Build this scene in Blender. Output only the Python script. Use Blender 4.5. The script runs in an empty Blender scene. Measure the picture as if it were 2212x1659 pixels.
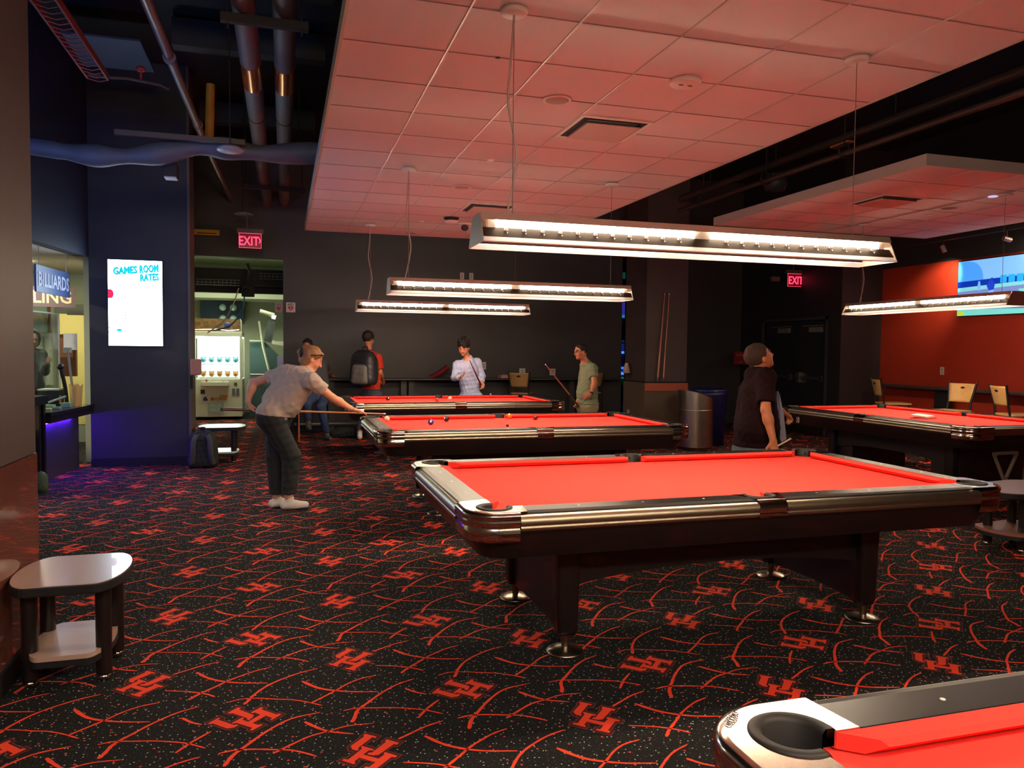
import bpy, math, random
import numpy as np
from mathutils import Vector, Matrix
C = bpy.context.scene.collection
PI = math.pi
R = math.radians
random.seed(4)

# ------------------------------------------------------------------ camera, world, exposure
cam_d = bpy.data.cameras.new('camera'); cam = bpy.data.objects.new('camera', cam_d); C.objects.link(cam)
cam_d.sensor_fit = 'HORIZONTAL'; cam_d.sensor_width = 36.0
cam_d.lens = 1660.92 / 2212 * 36.0
cam_d.clip_start = 0.05; cam_d.clip_end = 100
rx = Vector((0.958564, -0.284720, 0.009444)); ux = Vector((0.003608, 0.045282, 0.998968)); fw = Vector((0.284853, 0.957541, -0.044433))
m = Matrix((rx, ux, -fw)).transposed().to_4x4(); m.translation = Vector((0, 0, 1.4838))
cam.matrix_world = m
bpy.context.scene.camera = cam
w = bpy.data.worlds.new('world'); bpy.context.scene.world = w; w.use_nodes = True
w.node_tree.nodes['Background'].inputs[0].default_value = (0.55, 0.5, 0.6, 1)
w.node_tree.nodes['Background'].inputs[1].default_value = 0.0
vs = bpy.context.scene.view_settings
bpy.context.scene.display_settings.display_device = 'sRGB'
vs.view_transform = 'Standard'; vs.look = 'None'; vs.gamma = 1; vs.exposure = 1.75; vs.use_curve_mapping = False
TUBE = 34.0          # radiance of the fluorescent tubes over the tables
ROOM_LIGHT = 7.0     # radiance of the ceiling troffers in the rooms behind

# ------------------------------------------------------------------ helpers
def lin(c):
    return tuple(((x / 12.92) if x <= 0.04045 else ((x + 0.055) / 1.055) ** 2.4) for x in c[:3])
def rgb(r, g, b): return lin((r / 255, g / 255, b / 255))
MATS = {}
def mat(name, col=(.5, .5, .5), rough=.5, metal=0.0, emit=None, es=1.0, alpha=1.0, trans=0.0, noise=0.0, nscale=20, bump=0.0, coat=0.0, spec=.5, sheen=0.0, aniso=0.0):
    if name in MATS: return MATS[name]
    mt = bpy.data.materials.new(name); mt.use_nodes = True
    nt = mt.node_tree; b = nt.nodes['Principled BSDF']
    b.inputs['Base Color'].default_value = (*col, 1); b.inputs['Roughness'].default_value = rough
    b.inputs['Metallic'].default_value = metal; b.inputs['Alpha'].default_value = alpha
    b.inputs['Transmission Weight'].default_value = trans; b.inputs['Coat Weight'].default_value = coat
    b.inputs['Specular IOR Level'].default_value = spec; b.inputs['Sheen Weight'].default_value = sheen
    if aniso: b.inputs['Anisotropic'].default_value = aniso
    if emit is not None:
        b.inputs['Emission Color'].default_value = (*emit, 1); b.inputs['Emission Strength'].default_value = es
    if noise or bump:
        tc = nt.nodes.new('ShaderNodeTexCoord'); n = nt.nodes.new('ShaderNodeTexNoise')
        n.inputs['Scale'].default_value = nscale; n.inputs['Detail'].default_value = 5
        nt.links.new(tc.outputs['Object'], n.inputs['Vector'])
        if noise:
            mx = nt.nodes.new('ShaderNodeMixRGB'); mx.blend_type = 'MULTIPLY'; mx.inputs[0].default_value = 1
            mr = nt.nodes.new('ShaderNodeMapRange'); mr.inputs[1].default_value = .3; mr.inputs[2].default_value = .7
            mr.inputs[3].default_value = 1 - noise; mr.inputs[4].default_value = 1 + noise
            nt.links.new(n.outputs['Fac'], mr.inputs[0]); mx.inputs[1].default_value = (*col, 1)
            nt.links.new(mr.outputs[0], mx.inputs[2]); nt.links.new(mx.outputs[0], b.inputs['Base Color'])
        if bump:
            bp = nt.nodes.new('ShaderNodeBump'); bp.inputs['Strength'].default_value = bump; bp.inputs['Distance'].default_value = .01
            nt.links.new(n.outputs['Fac'], bp.inputs['Height']); nt.links.new(bp.outputs[0], b.inputs['Normal'])
    MATS[name] = mt
    return mt
def V(*a): return np.array(a, float)
def frame(d):
    d = np.array(d, float); d /= np.linalg.norm(d)
    a = V(0, 0, 1) if abs(d[2]) < .9 else V(1, 0, 0)
    x = np.cross(a, d); x /= np.linalg.norm(x); y = np.cross(d, x)
    return x, y, d
class MB:
    def __init__(s): s.v = []; s.f = []; s.m = []; s.sm = []
    def add(s, vs, fs, m=0, smooth=False):
        o = len(s.v); s.v.extend([tuple(map(float, v)) for v in vs])
        for f in fs: s.f.append([i + o for i in f]); s.m.append(m); s.sm.append(smooth)
        return s
    def box(s, x0, y0, z0, x1, y1, z1, m=0):
        vs = [(x, y, z) for z in (z0, z1) for y in (y0, y1) for x in (x0, x1)]
        return s.add(vs, [(0, 2, 3, 1), (4, 5, 7, 6), (0, 1, 5, 4), (2, 6, 7, 3), (0, 4, 6, 2), (1, 3, 7, 5)], m)
    def obox(s, c, ax, ay, az, hx, hy, hz, m=0):
        c, ax, ay, az = map(lambda q: np.array(q, float), (c, ax, ay, az))
        vs = [c + ax * hx * i + ay * hy * j + az * hz * k for k in (-1, 1) for j in (-1, 1) for i in (-1, 1)]
        return s.add(vs, [(0, 2, 3, 1), (4, 5, 7, 6), (0, 1, 5, 4), (2, 6, 7, 3), (0, 4, 6, 2), (1, 3, 7, 5)], m)
    def cyl(s, p0, p1, r0, r1=None, n=16, m=0, caps=True):
        if r1 is None: r1 = r0
        p0 = np.array(p0, float); p1 = np.array(p1, float); x, y, d = frame(p1 - p0)
        vs = []
        for p, r in ((p0, r0), (p1, r1)):
            for i in range(n):
                a = 2 * PI * i / n; vs.append(p + r * (math.cos(a) * x + math.sin(a) * y))
        s.add(vs, [(i, (i + 1) % n, n + (i + 1) % n, n + i) for i in range(n)], m, True)
        if caps:
            s.add(vs[:n], [list(range(n))[::-1]], m); s.add(vs[n:], [list(range(n))], m)
        return s
    def tube(s, pts, r, n=8, m=0):
        pts = [np.array(p, float) for p in pts]; rs = r if hasattr(r, '__len__') else [r] * len(pts)
        vs = []; px = None
        for k, p in enumerate(pts):
            d = pts[min(k + 1, len(pts) - 1)] - pts[max(k - 1, 0)]; d /= np.linalg.norm(d)
            if px is None: px, _, _ = frame(d)
            px = px - d * (px @ d); px /= np.linalg.norm(px); py = np.cross(d, px)
            for i in range(n):
                a = 2 * PI * i / n; vs.append(p + rs[k] * (math.cos(a) * px + math.sin(a) * py))
        fs = [(k * n + i, k * n + (i + 1) % n, (k + 1) * n + (i + 1) % n, (k + 1) * n + i) for k in range(len(pts) - 1) for i in range(n)]
        s.add(vs, fs, m, True); s.add(vs[:n], [list(range(n))[::-1]], m); s.add(vs[-n:], [list(range(n))], m)
        return s
    def lathe(s, prof, o=(0, 0, 0), n=24, m=0, a0=0, a1=2 * PI, axis=(0, 0, 1)):
        x, y, d = frame(axis) if tuple(axis) != (0, 0, 1) else (V(1, 0, 0), V(0, 1, 0), V(0, 0, 1))
        o = np.array(o, float); full = abs(a1 - a0 - 2 * PI) < 1e-6; k = n if full else n + 1; vs = []
        for i in range(k):
            a = a0 + (a1 - a0) * i / n
            for r, z in prof: vs.append(o + r * (math.cos(a) * x + math.sin(a) * y) + z * d)
        q = len(prof); fs = []
        for i in range(n):
            j = (i + 1) % k
            for t in range(q - 1): fs.append((i * q + t, j * q + t, j * q + t + 1, i * q + t + 1))
        return s.add(vs, fs, m, True)
    def ball(s, c, r, n=12, m=0):
        r = r if hasattr(r, '__len__') else (r, r, r); vs = []; k = n
        for j in range(1, k):
            t = PI * j / k
            for i in range(2 * n):
                a = PI * i / n; vs.append((c[0] + r[0] * math.sin(t) * math.cos(a), c[1] + r[1] * math.sin(t) * math.sin(a), c[2] + r[2] * math.cos(t)))
        vs += [(c[0], c[1], c[2] + r[2]), (c[0], c[1], c[2] - r[2])]; N = 2 * n; T = len(vs) - 2
        fs = [(j * N + i, (j + 1) * N + i, (j + 1) * N + (i + 1) % N, j * N + (i + 1) % N) for j in range(k - 2) for i in range(N)]
        fs += [(T, i, (i + 1) % N) for i in range(N)] + [(T + 1, (k - 2) * N + (i + 1) % N, (k - 2) * N + i) for i in range(N)]
        return s.add(vs, fs, m, True)
    def prism(s, poly, z0, z1, m=0, f=None):
        """poly in the xy plane, extruded in z; f maps (x,y,z)->point"""
        n = len(poly); f = f or (lambda x, y, z: (x, y, z))
        vs = [f(x, y, z0) for x, y in poly] + [f(x, y, z1) for x, y in poly]
        return s.add(vs, [list(range(n))[::-1], [n + i for i in range(n)]] + [(i, (i + 1) % n, n + (i + 1) % n, n + i) for i in range(n)], m)
    def sweep(s, path, prof, m=0, closed=False, smooth=True):
        """path of 2D points (outward normal to the right of travel), prof of (out, z)"""
        P = [np.array(p, float) for p in path]; n = len(P); vs = []
        for k in range(n):
            a = P[k - 1] if (k or closed) else P[k]; b = P[(k + 1) % n] if (k < n - 1 or closed) else P[k]
            d = b - a; d /= np.linalg.norm(d)
            nrm = V(d[1], -d[0])
            if 0 < k < n - 1 or closed:
                d1 = P[k] - P[k - 1]; d1 /= np.linalg.norm(d1); d2 = P[(k + 1) % n] - P[k]; d2 /= np.linalg.norm(d2)
                cs = max(.3, math.sqrt(max(0, (1 + d1 @ d2) / 2))); nrm = nrm / cs
            for o, z in prof: vs.append((P[k][0] + nrm[0] * o, P[k][1] + nrm[1] * o, z))
        q = len(prof); fs = []
        for k in range(n if closed else n - 1):
            j = (k + 1) % n
            for t in range(q - 1): fs.append((k * q + t, j * q + t, j * q + t + 1, k * q + t + 1))
        return s.add(vs, fs, m, smooth)
    def build(s, name, mats, parent=None, loc=None, bevel=0, shift=True, rot=None):
        me = bpy.data.meshes.new(name); vs = np.array(s.v, float)
        o = bpy.data.objects.new(name, me)
        if parent is None and loc is None and shift:
            mn = vs.min(0); mx = vs.max(0); loc = ((mn[0] + mx[0]) / 2, (mn[1] + mx[1]) / 2, mn[2])
            vs = vs - np.array(loc)
        me.from_pydata(vs.tolist(), [], s.f)
        me.polygons.foreach_set('material_index', s.m); me.polygons.foreach_set('use_smooth', s.sm)
        for mt in (mats if isinstance(mats, (list, tuple)) else [mats]): me.materials.append(mt)
        me.update()
        C.objects.link(o)
        if parent is not None: o.parent = parent
        if loc is not None: o.location = loc
        if rot is not None: o.rotation_euler = rot
        if bevel:
            b = o.modifiers.new('bevel', 'BEVEL'); b.width = bevel; b.segments = 2; b.limit_method = 'ANGLE'; b.angle_limit = R(40)
        return o
def tag(o, label=None, cat=None, group=None, kind=None):
    if label: o['label'] = label
    if cat: o['category'] = cat
    if group: o['group'] = group
    if kind: o['kind'] = kind
    return o
def thing(name, label, cat, loc=(0, 0, 0), rz=0, group=None, rot=None):
    o = bpy.data.objects.new(name, None); C.objects.link(o); o.location = loc; o.rotation_euler = rot or (0, 0, rz)
    o.empty_display_size = .1
    return tag(o, label, cat, group)
KIDS = {}
def copy_tree(o, parent=None):
    c = o.copy(); C.objects.link(c)
    if parent is not None: c.parent = parent
    for ch in [x for x in C.objects if x.parent is o]: copy_tree(ch, c)
    return c
def dup(root, loc, rz=0, label=None, group=None):
    c = copy_tree(root); c.location = loc; c.rotation_euler = (0, 0, rz)
    if label: c['label'] = label
    if group: c['group'] = group
    return c
def struct(name, mb, mats, **k): return tag(mb.build(name, mats, shift=False, **k), kind='structure')
def text_mb(mb, body, size, f, m=0, depth=.001, align='CENTER', sx=1.0, bold=0.0, shear=0.0):
    cu = bpy.data.curves.new('t', 'FONT'); cu.body = body; cu.size = size; cu.align_x = align; cu.extrude = depth; cu.offset = bold; cu.resolution_u = 2; cu.shear = shear
    ob = bpy.data.objects.new('t', cu); C.objects.link(ob)
    dg = bpy.context.evaluated_depsgraph_get(); me = bpy.data.meshes.new_from_object(ob.evaluated_get(dg))
    vs = [f(v.co.x * sx, v.co.y, v.co.z) for v in me.vertices]; fs = [list(p.vertices) for p in me.polygons]
    mb.add(vs, fs, m)
    bpy.data.objects.remove(ob); bpy.data.curves.remove(cu); bpy.data.meshes.remove(me)
    return mb
def catmull(P, k=5):
    P = [np.array(p, float) for p in P]; P = [2 * P[0] - P[1]] + P + [2 * P[-1] - P[-2]]; out = []
    for i in range(1, len(P) - 2):
        for j in range(k):
            t = j / k; a, b, c, d = P[i - 1:i + 3]
            out.append(.5 * ((2 * b) + (-a + c) * t + (2 * a - 5 * b + 4 * c - d) * t * t + (-a + 3 * b - 3 * c + d) * t ** 3))
    return out + [P[-2]]
def arc(cx, cy, r, a0, a1, n=8):
    return [(cx + r * math.cos(R(a0 + (a1 - a0) * i / n)), cy + r * math.sin(R(a0 + (a1 - a0) * i / n))) for i in range(n + 1)]
def rrect(hx, hy, r, n=6, cx=0, cy=0):
    return arc(cx + hx - r, cy + hy - r, r, 0, 90, n) + arc(cx - hx + r, cy + hy - r, r, 90, 180, n) + arc(cx - hx + r, cy - hy + r, r, 180, 270, n) + arc(cx + hx - r, cy - hy + r, r, 270, 360, n)

# ------------------------------------------------------------------ materials
WALL = mat('dark_wall_paint', rgb(62, 58, 58), .55, noise=.05, nscale=3, bump=.02)
WALLB = mat('dark_wall_paint_blue', rgb(46, 47, 56), .55, noise=.05, nscale=3)
DECK = mat('black_deck_paint', rgb(26, 25, 27), .8, noise=.2, nscale=3)
TILE = mat('white_ceiling_tile', rgb(218, 205, 205), .9, noise=.012, nscale=60)
GRID = mat('ceiling_grid_metal', rgb(205, 198, 192), .4, metal=.3)
WHITE = mat('white_paint', rgb(225, 220, 215), .5)
CLOTH = mat('red_cloth', rgb(245, 62, 50), .95, noise=.03, nscale=300, sheen=.0)
RAILW = mat('dark_rail_laminate', rgb(32, 29, 29), .33, spec=.35)
TRIM = mat('brushed_aluminium', rgb(182, 172, 150), .36, metal=1)
CHROME = mat('chrome', rgb(205, 194, 184), .17, metal=1)
CASTING = mat('polished_casting', rgb(196, 182, 168), .15, metal=1)
BLACK = mat('black_laminate', rgb(27, 22, 22), .35, coat=.2)
BLACKM = mat('matt_black', rgb(20, 19, 20), .7)
RUBBER = mat('black_rubber', rgb(40, 38, 36), .6)
DARKMETAL = mat('dark_metal', rgb(44, 36, 34), .75)
STEEL = mat('stainless_steel', rgb(190, 180, 168), .28, metal=1, noise=.08, nscale=6)
LAMPM = mat('lamp_housing_metal', rgb(205, 192, 178), .35, metal=.7)
LAMPIN = mat('lamp_inner_metal', rgb(92, 72, 64), .4, metal=.6)
BAND = mat('dark_brown_louver', rgb(30, 17, 13), .5, spec=.08)
TUBEM = mat('tube_light', (1, 1, 1), .5, emit=(1.0, .80, .57), es=TUBE)
TUBEC = mat('tube_light_cool', (1, 1, 1), .5, emit=(.97, .86, .80), es=TUBE)
RED = mat('red_yarn', rgb(250, 72, 38), 1.0, noise=.12, nscale=900)
DKRED = mat('maroon_yarn', rgb(70, 12, 14), 1.0)
PINKY = mat('dusty_red_yarn', rgb(150, 62, 52), 1.0)
ORANGE = mat('orange_paint', rgb(176, 50, 22), .6, noise=.03, nscale=4)
WHITEE = mat('bright_white', rgb(240, 238, 230), .4)
GREY = mat('grey_plastic', rgb(120, 116, 112), .5)
IVORY = mat('ivory_plastic', rgb(200, 190, 178), .5)
WOODL = mat('light_maple', rgb(214, 170, 105), .45, noise=.08, nscale=12)
# blue wash light on the office side of the left stub wall, aimed at the navy wall; warm fill light added behind the camera
def area(name, loc, target, size, power, col):
    ld = bpy.data.lights.new(name, 'AREA'); ld.energy = power; ld.color = col; ld.shape = 'RECTANGLE'; ld.size = size[0]; ld.size_y = size[1]
    o = bpy.data.objects.new(name, ld); C.objects.link(o); o.location = loc
    o.rotation_euler = (Vector(target) - Vector(loc)).to_track_quat('-Z', 'Y').to_euler(); return o
area('blue_wash_light', (-2.0, 6.3, 2.3), (-1.75, 10.4, 3.3), (.4, .3), 7.5, (.12, .30, 1.0))
area('rear_fill_light', (-.4, -1.9, 3.6), (.0, 3.5, 0), (2.0, 1.2), 40, (1.0, .86, .72))  # added fill without a fixture, lifts the floor and ceiling
# ------------------------------------------------------------------ floor with its woven pattern
STROKES= [(0.007, 0.018, [(0.246, 0.671), (0.151, 0.628), (0.063, 0.552), (0.001, 0.48), (-0.057, 0.411), (-0.078, 0.339), (-0.094, 0.3)]), (0.007, 0.008, [(-0.122, 0.425), (-0.06, 0.432), (0.01, 0.412), (0.105, 0.384), (0.202, 0.34), (0.251, 0.308), (0.31, 0.256)]), (0.014, 0.008, [(0.185, 0.572), (0.229, 0.515), (0.275, 0.479)]), (0.009, 0.013, [(0.319, 0.402), (0.249, 0.328), (0.196, 0.253)]), (0.008, 0.014, [(0.552, 1.035), (0.472, 1.006), (0.366, 0.935), (0.306, 0.877), (0.23, 0.805), (0.191, 0.757)]), (0.017, 0.008, [(0.195, 1.082), (0.255, 0.993), (0.323, 0.932), (0.412, 0.882), (0.542, 0.84)]), (0.007, 0.01, [(0.074, 0.897), (0.142, 0.87), (0.206, 0.839), (0.272, 0.792), (0.307, 0.755)]), (0.008, 0.011, [(0.296, 0.19), (0.218, 0.165), (0.135, 0.118), (0.083, 0.088)]), (0.008, 0.011, [(1.068, 0.769), (0.99, 0.754), (0.923, 0.714), (0.86, 0.652), (0.799, 0.599), (0.739, 0.549)]), (0.018, 0.007, [(0.705, 0.812), (0.77, 0.717), (0.835, 0.664), (0.937, 0.613), (1.055, 0.576)]), (0.012, 0.006, [(0.576, 0.127), (0.646, 0.177), (0.725, 0.228), (0.806, 0.25), (0.89, 0.273), (0.998, 0.262)]), (0.017, 0.008, [(0.707, 0.369), (0.748, 0.31), (0.806, 0.246), (0.906, 0.192)]), (0.008, 0.018, [(0.778, 0.442), (0.648, 0.416), (0.548, 0.329), (0.473, 0.233), (0.421, 0.161), (0.392, 0.083)]), (0.01, 0.009, [(0.364, 0.195), (0.426, 0.203), (0.501, 0.187), (0.589, 0.155), (0.646, 0.133), (0.702, 0.091), (0.746, 0.049)]), (0.008, 0.015, [(0.786, 0.947), (0.699, 0.918), (0.606, 0.863), (0.538, 0.803), (0.483, 0.721), (0.46, 0.664), (0.442, 0.629)]), (0.007, 0.008, [(0.366, 0.673), (0.424, 0.691), (0.498, 0.679), (0.589, 0.639), (0.65, 0.615), (0.714, 0.573), (0.79, 0.508)])]
LOGO_U1 = [(-0.0124, 0.1499), (0.0274, 0.1157), (0.0211, 0.1068), (0.0102, 0.1151), (-0.05, 0.0488), (-0.0467, 0.0405), (-0.0543, 0.0316), (-0.0708, 0.0461), (-0.0738, 0.0723), (-0.0186, 0.1301), (-0.0215, 0.1399)]
LOGO_H = [(-0.032, 0.0608), (0.0087, 0.0225), (0.0018, 0.0161), (-0.0116, 0.0214), (-0.0351, -0.0018), (0.0152, -0.0449), (0.0396, -0.0225), (0.0362, -0.0133), (0.0438, -0.0055), (0.0833, -0.0443), (0.0751, -0.0534), (0.0618, -0.0465), (0.0031, -0.1077), (0.0086, -0.1169), (-0.001, -0.128), (-0.0419, -0.0922), (-0.0349, -0.0848), (-0.0238, -0.0925), (0.0017, -0.0667), (-0.0507, -0.0202), (-0.0708, -0.0419), (-0.0664, -0.051), (-0.074, -0.0599), (-0.1127, -0.0224), (-0.1059, -0.0131), (-0.0902, -0.0222), (-0.0348, 0.0413), (-0.0379, 0.0522)]
LOGO_U2 = [(0.0612, 0.0852), (0.1032, 0.0475), (0.0933, 0.0348), (0.0833, 0.0427), (0.0179, -0.0197), (-0.0009, -0.0178), (-0.022, -0.0038), (-0.012, 0.0066), (-0.0038, 0.0027), (0.0541, 0.0645), (0.0543, 0.0749)]
LOGO_OUT = [(-0.0073, 0.163), (0.0476, 0.1173), (0.0216, 0.0874), (-0.0003, 0.0916), (-0.0193, 0.0675), (0.0145, 0.0344), (0.0443, 0.0655), (0.0386, 0.0757), (0.0643, 0.1002), (0.1218, 0.0493), (0.0924, 0.018), (0.0802, 0.0281), (0.0514, 0.0007), (0.102, -0.0413), (0.0744, -0.0693), (0.0612, -0.0624), (0.0144, -0.1093), (0.0262, -0.1187), (-0.0018, -0.1459), (-0.0585, -0.0938), (-0.0343, -0.0662), (-0.0211, -0.073), (-0.0079, -0.0609), (-0.0494, -0.0328), (-0.0588, -0.042), (-0.0494, -0.0478), (-0.0758, -0.0781), (-0.1307, -0.0237), (-0.1072, 0.0002), (-0.0947, -0.0049), (-0.0662, 0.0265), (-0.0865, 0.0371), (-0.0881, 0.0694), (-0.0336, 0.1307), (-0.0356, 0.1384)]
TA = V(.339, 3.661); T1 = V(.8985, .032); T2 = V(0, .8795)
def carpet_mat():
    mt = bpy.data.materials.new('speckled_black_carpet'); mt.use_nodes = True; nt = mt.node_tree; b = nt.nodes['Principled BSDF']
    b.inputs['Roughness'].default_value = 1; b.inputs['Specular IOR Level'].default_value = .1
    tc = nt.nodes.new('ShaderNodeTexCoord')
    col = None
    base = nt.nodes.new('ShaderNodeTexNoise'); base.inputs['Scale'].default_value = 260; base.inputs['Detail'].default_value = 3
    nt.links.new(tc.outputs['Object'], base.inputs['Vector'])
    cr = nt.nodes.new('ShaderNodeValToRGB'); cr.color_ramp.elements[0].color = (.006, .006, .006, 1); cr.color_ramp.elements[1].color = (.034, .034, .034, 1)
    cr.color_ramp.elements[0].position = .3; cr.color_ramp.elements[1].position = .75
    nt.links.new(base.outputs['Fac'], cr.inputs[0]); prev = cr.outputs[0]
    for sc, th, sat, val, tint in ((40, .07, .5, .20, None), (25, .066, .6, .85, None), (9, .045, 1, 1, (.65, .07, .06, 1))):
        vo = nt.nodes.new('ShaderNodeTexVoronoi'); vo.voronoi_dimensions = '2D'; vo.inputs['Scale'].default_value = sc
        nt.links.new(tc.outputs['Object'], vo.inputs['Vector'])
        lt = nt.nodes.new('ShaderNodeMath'); lt.operation = 'LESS_THAN'; lt.inputs[1].default_value = th
        nt.links.new(vo.outputs['Distance'], lt.inputs[0])
        mx = nt.nodes.new('ShaderNodeMixRGB'); nt.links.new(lt.outputs[0], mx.inputs[0]); nt.links.new(prev, mx.inputs[1])
        if tint: mx.inputs[2].default_value = tint
        else:
            hs = nt.nodes.new('ShaderNodeHueSaturation'); hs.inputs['Saturation'].default_value = sat; hs.inputs['Value'].default_value = val
            nt.links.new(vo.outputs['Color'], hs.inputs['Color'])
            ad = nt.nodes.new('ShaderNodeMixRGB'); ad.inputs[0].default_value = .68; ad.inputs[2].default_value = (val, val, val * .85, 1)
            nt.links.new(hs.outputs[0], ad.inputs[1]); nt.links.new(ad.outputs[0], mx.inputs[2])
        prev = mx.outputs[0]
    nt.links.new(prev, b.inputs['Base Color'])
    bp = nt.nodes.new('ShaderNodeBump'); bp.inputs['Strength'].default_value = .25; bp.inputs['Distance'].default_value = .003
    nt.links.new(base.outputs['Fac'], bp.inputs['Height']); nt.links.new(bp.outputs[0], b.inputs['Normal'])
    return mt
CARPET = carpet_mat()
fl = MB()
fl.add([(-6, -2.5, 0), (14, -2.5, 0), (14, 24, 0), (-6, 24, 0)], [(0, 1, 2, 3)])
def ribbon(pts, w0, w1, z, m, mb, ends=True):
    P = [np.array(p) for p in pts]; n = len(P); vs = []
    for k in range(n):
        d = P[min(k + 1, n - 1)] - P[max(k - 1, 0)]; d = d / np.linalg.norm(d); nr = V(-d[1], d[0])
        t = k / (n - 1); w = (w0 + (w1 - w0) * t) * (1 + .14 * math.sin(k * 2.3 + w0 * 900)) * .5
        if k in (0, n - 1): w *= .55
        vs += [(*(P[k] + nr * w), z), (*(P[k] - nr * w), z)]
    mb.add(vs, [(2 * k, 2 * k + 1, 2 * k + 3, 2 * k + 2) for k in range(n - 1)], m)
proto = MB()
for w0, w1, uv in STROKES:
    pts = catmull([u * T1 + v * T2 for u, v in uv], 4)
    ribbon(pts, w0, w1, .0010, 1, proto)
def logo(mb, c, ang):
    ca, sa = math.cos(ang), math.sin(ang); rt = lambda P: [(c[0] + ca * x - sa * y, c[1] + sa * x + ca * y) for x, y in P]
    out = rt(LOGO_OUT); cx = np.mean(np.array(out), 0)
    mb.add([(*p, .0013) for p in out], [list(range(len(out)))], 2)
    pl = [np.array(p) for p in out] + [np.array(out[0])]
    vs = []
    n = len(pl) - 1
    for k in range(n):
        d1 = pl[k] - pl[k - 1 if k else n - 1]; d2 = pl[k + 1] - pl[k]; d1 = d1 / np.linalg.norm(d1); d2 = d2 / np.linalg.norm(d2)
        nr = V(-d1[1] - d2[1], d1[0] + d2[0]); nr = nr / max(.5, np.linalg.norm(nr))
        vs += [(*(pl[k] + nr * .0016), .0016), (*(pl[k] - nr * .0016), .0016)]
    mb.add(vs, [(2 * k, 2 * k + 1, (2 * k + 3) % (2 * n), (2 * k + 2) % (2 * n)) for k in range(n)], 3)
    for P in (LOGO_U1, LOGO_H, LOGO_U2):
        q = rt(P); mb.add([(*p, .0019) for p in q], [list(range(len(q)))], 1)
logo(proto, -.033 * T1 + .005 * T2, 0)
logo(proto, .467 * T1 + .483 * T2, R(88))
pv = np.array(proto.v)
for i in range(-4, 11):
    for j in range(-5, 15):
        o = TA + i * T1 + j * T2
        if o[0] > 9.4 or o[1] > 17 or (o[1] > 13.6 and o[0] > .4) or o[0] < -3.2: continue
        fl.add(pv + np.array([o[0], o[1], 0]), proto.f, 0); fl.m[-len(proto.f):] = proto.m
struct('floor', fl, [CARPET, RED, DKRED, PINKY])

# ------------------------------------------------------------------ ceiling deck, suspended panels
dk = MB(); dk.box(-6, -2.5, 4.95, 14, 24, 5.05)
struct('ceiling_deck', dk, DECK)
CZ = 3.165
def panel(name, x0, y0, x1, y1, ts, t=.1):
    mb = MB(); mb.box(x0, y0, CZ + .004, x1, y1, CZ + t, 0)
    g = .005
    nx = round((x1 - x0) / ts); ny = round((y1 - y0) / ts)
    for i in range(nx + 1):
        x = x0 + (x1 - x0) * i / nx; mb.box(x - g, y0, CZ - .001, x + g, y1, CZ + .004, 1)
    for j in range(ny + 1):
        y = y0 + (y1 - y0) * j / ny; mb.box(x0, y - g * .6, CZ + .001, x1, y + g * .6, CZ + .0038, 2)
    mb.box(x0 - .015, y0 - .015, CZ - .003, x0, y1 + .015, CZ + t, 3); mb.box(x1, y0 - .015, CZ - .003, x1 + .015, y1 + .015, CZ + t, 3)
    mb.box(x0, y0 - .015, CZ - .003, x1, y0, CZ + t, 3); mb.box(x0, y1, CZ - .003, x1, y1 + .015, CZ + t, 3)
    return struct(name, mb, [TILE, GRID, mat('grid_shadow_line', rgb(150, 140, 135), .8), mat('panel_edge', rgb(190, 178, 168), .6)])
panel('ceiling_panel_left', .312, -1.55, 3.785, 11.45, .5784)
panel('ceiling_panel_right', 5.51, 5.61, 8.98, 9.12, .578)
# ------------------------------------------------------------------ walls
def wall(name, mt, *boxes, **k):
    mb = MB()
    for b in boxes: mb.box(*b)
    return struct(name, mb, mt, **k)
wall('wall_back', WALL, (0, 14, 0, 6.42, 14.15, 4.95), (-4, 14, 3.02, 0, 14.15, 4.95), (6.55, 14, 0, 9.12, 14.15, 4.95), (6.42, 14, 3.4, 6.55, 14.15, 4.95))
wall('wall_screen', WALLB, (-2.26, 10.45, 0, -1.13, 10.9, 4.95))
wall('trim_1', mat('pilaster_paint', rgb(92, 84, 80), .5), (-1.145, 10.42, 0, -1.115, 10.92, 4.95))
wall('wall_doors', mat('recess_wall_paint', rgb(38, 36, 38), .55), (9.12, 13.25, 0, 9.3, 14, 4.95), (9.12, 11.34, 2.12, 9.3, 13.25, 4.95), (9.12, 11.03, 0, 9.3, 11.34, 4.95))
wall('wall_recess', mat('brown_black_paint', rgb(52, 42, 42), .55), (9.12, 11.0, 0, 10.1, 11.03, 4.95))
wall('wall_right', mat('wall_right_black', rgb(46, 44, 44), .55), (9.96, -2.5, 2.93, 10.1, 11.0, 4.95), (9.96, -2.5, 0, 10.1, 11, .0), (9.965, 10.99, 0, 10.1, 11.0, 4.95))
wall('wall_right_orange', ORANGE, (9.95, -2.5, 0, 10.1, 11.0, 2.93))
wall('wall_left', mat('stub_wall_paint', rgb(80, 68, 66), .5, noise=.04, nscale=4), (-1.6, -1.0, .965, -1.155, 4.22, 4.95))
wall('wall_front', WALL, (-6, -2.6, 0, 14, -2.5, 4.95))
wall('wall_far', mat('far_wall_paint', rgb(36, 36, 42), .7), (-6, 22, 0, 14, 22.1, 4.95), (-6.1, -2.5, 0, -6, 22, 4.95), (13.9, -2.5, 0, 14, 22, 4.95))
mb = MB(); mb.box(-1.6, -1.0, .1, -1.15, 4.225, .962)
struct('trim_2', mb, mat('glossy_wainscot_laminate', rgb(124, 74, 62), .12, coat=.6, noise=.1, nscale=5))
mb = MB(); mb.box(-1.6, -1.0, 0, -1.138, 4.235, .1)
struct('baseboard_left', mb, BLACKM)
wall('baseboard_screen', BLACKM, (-2.26, 10.435, 0, -1.12, 10.45, .1))
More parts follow.
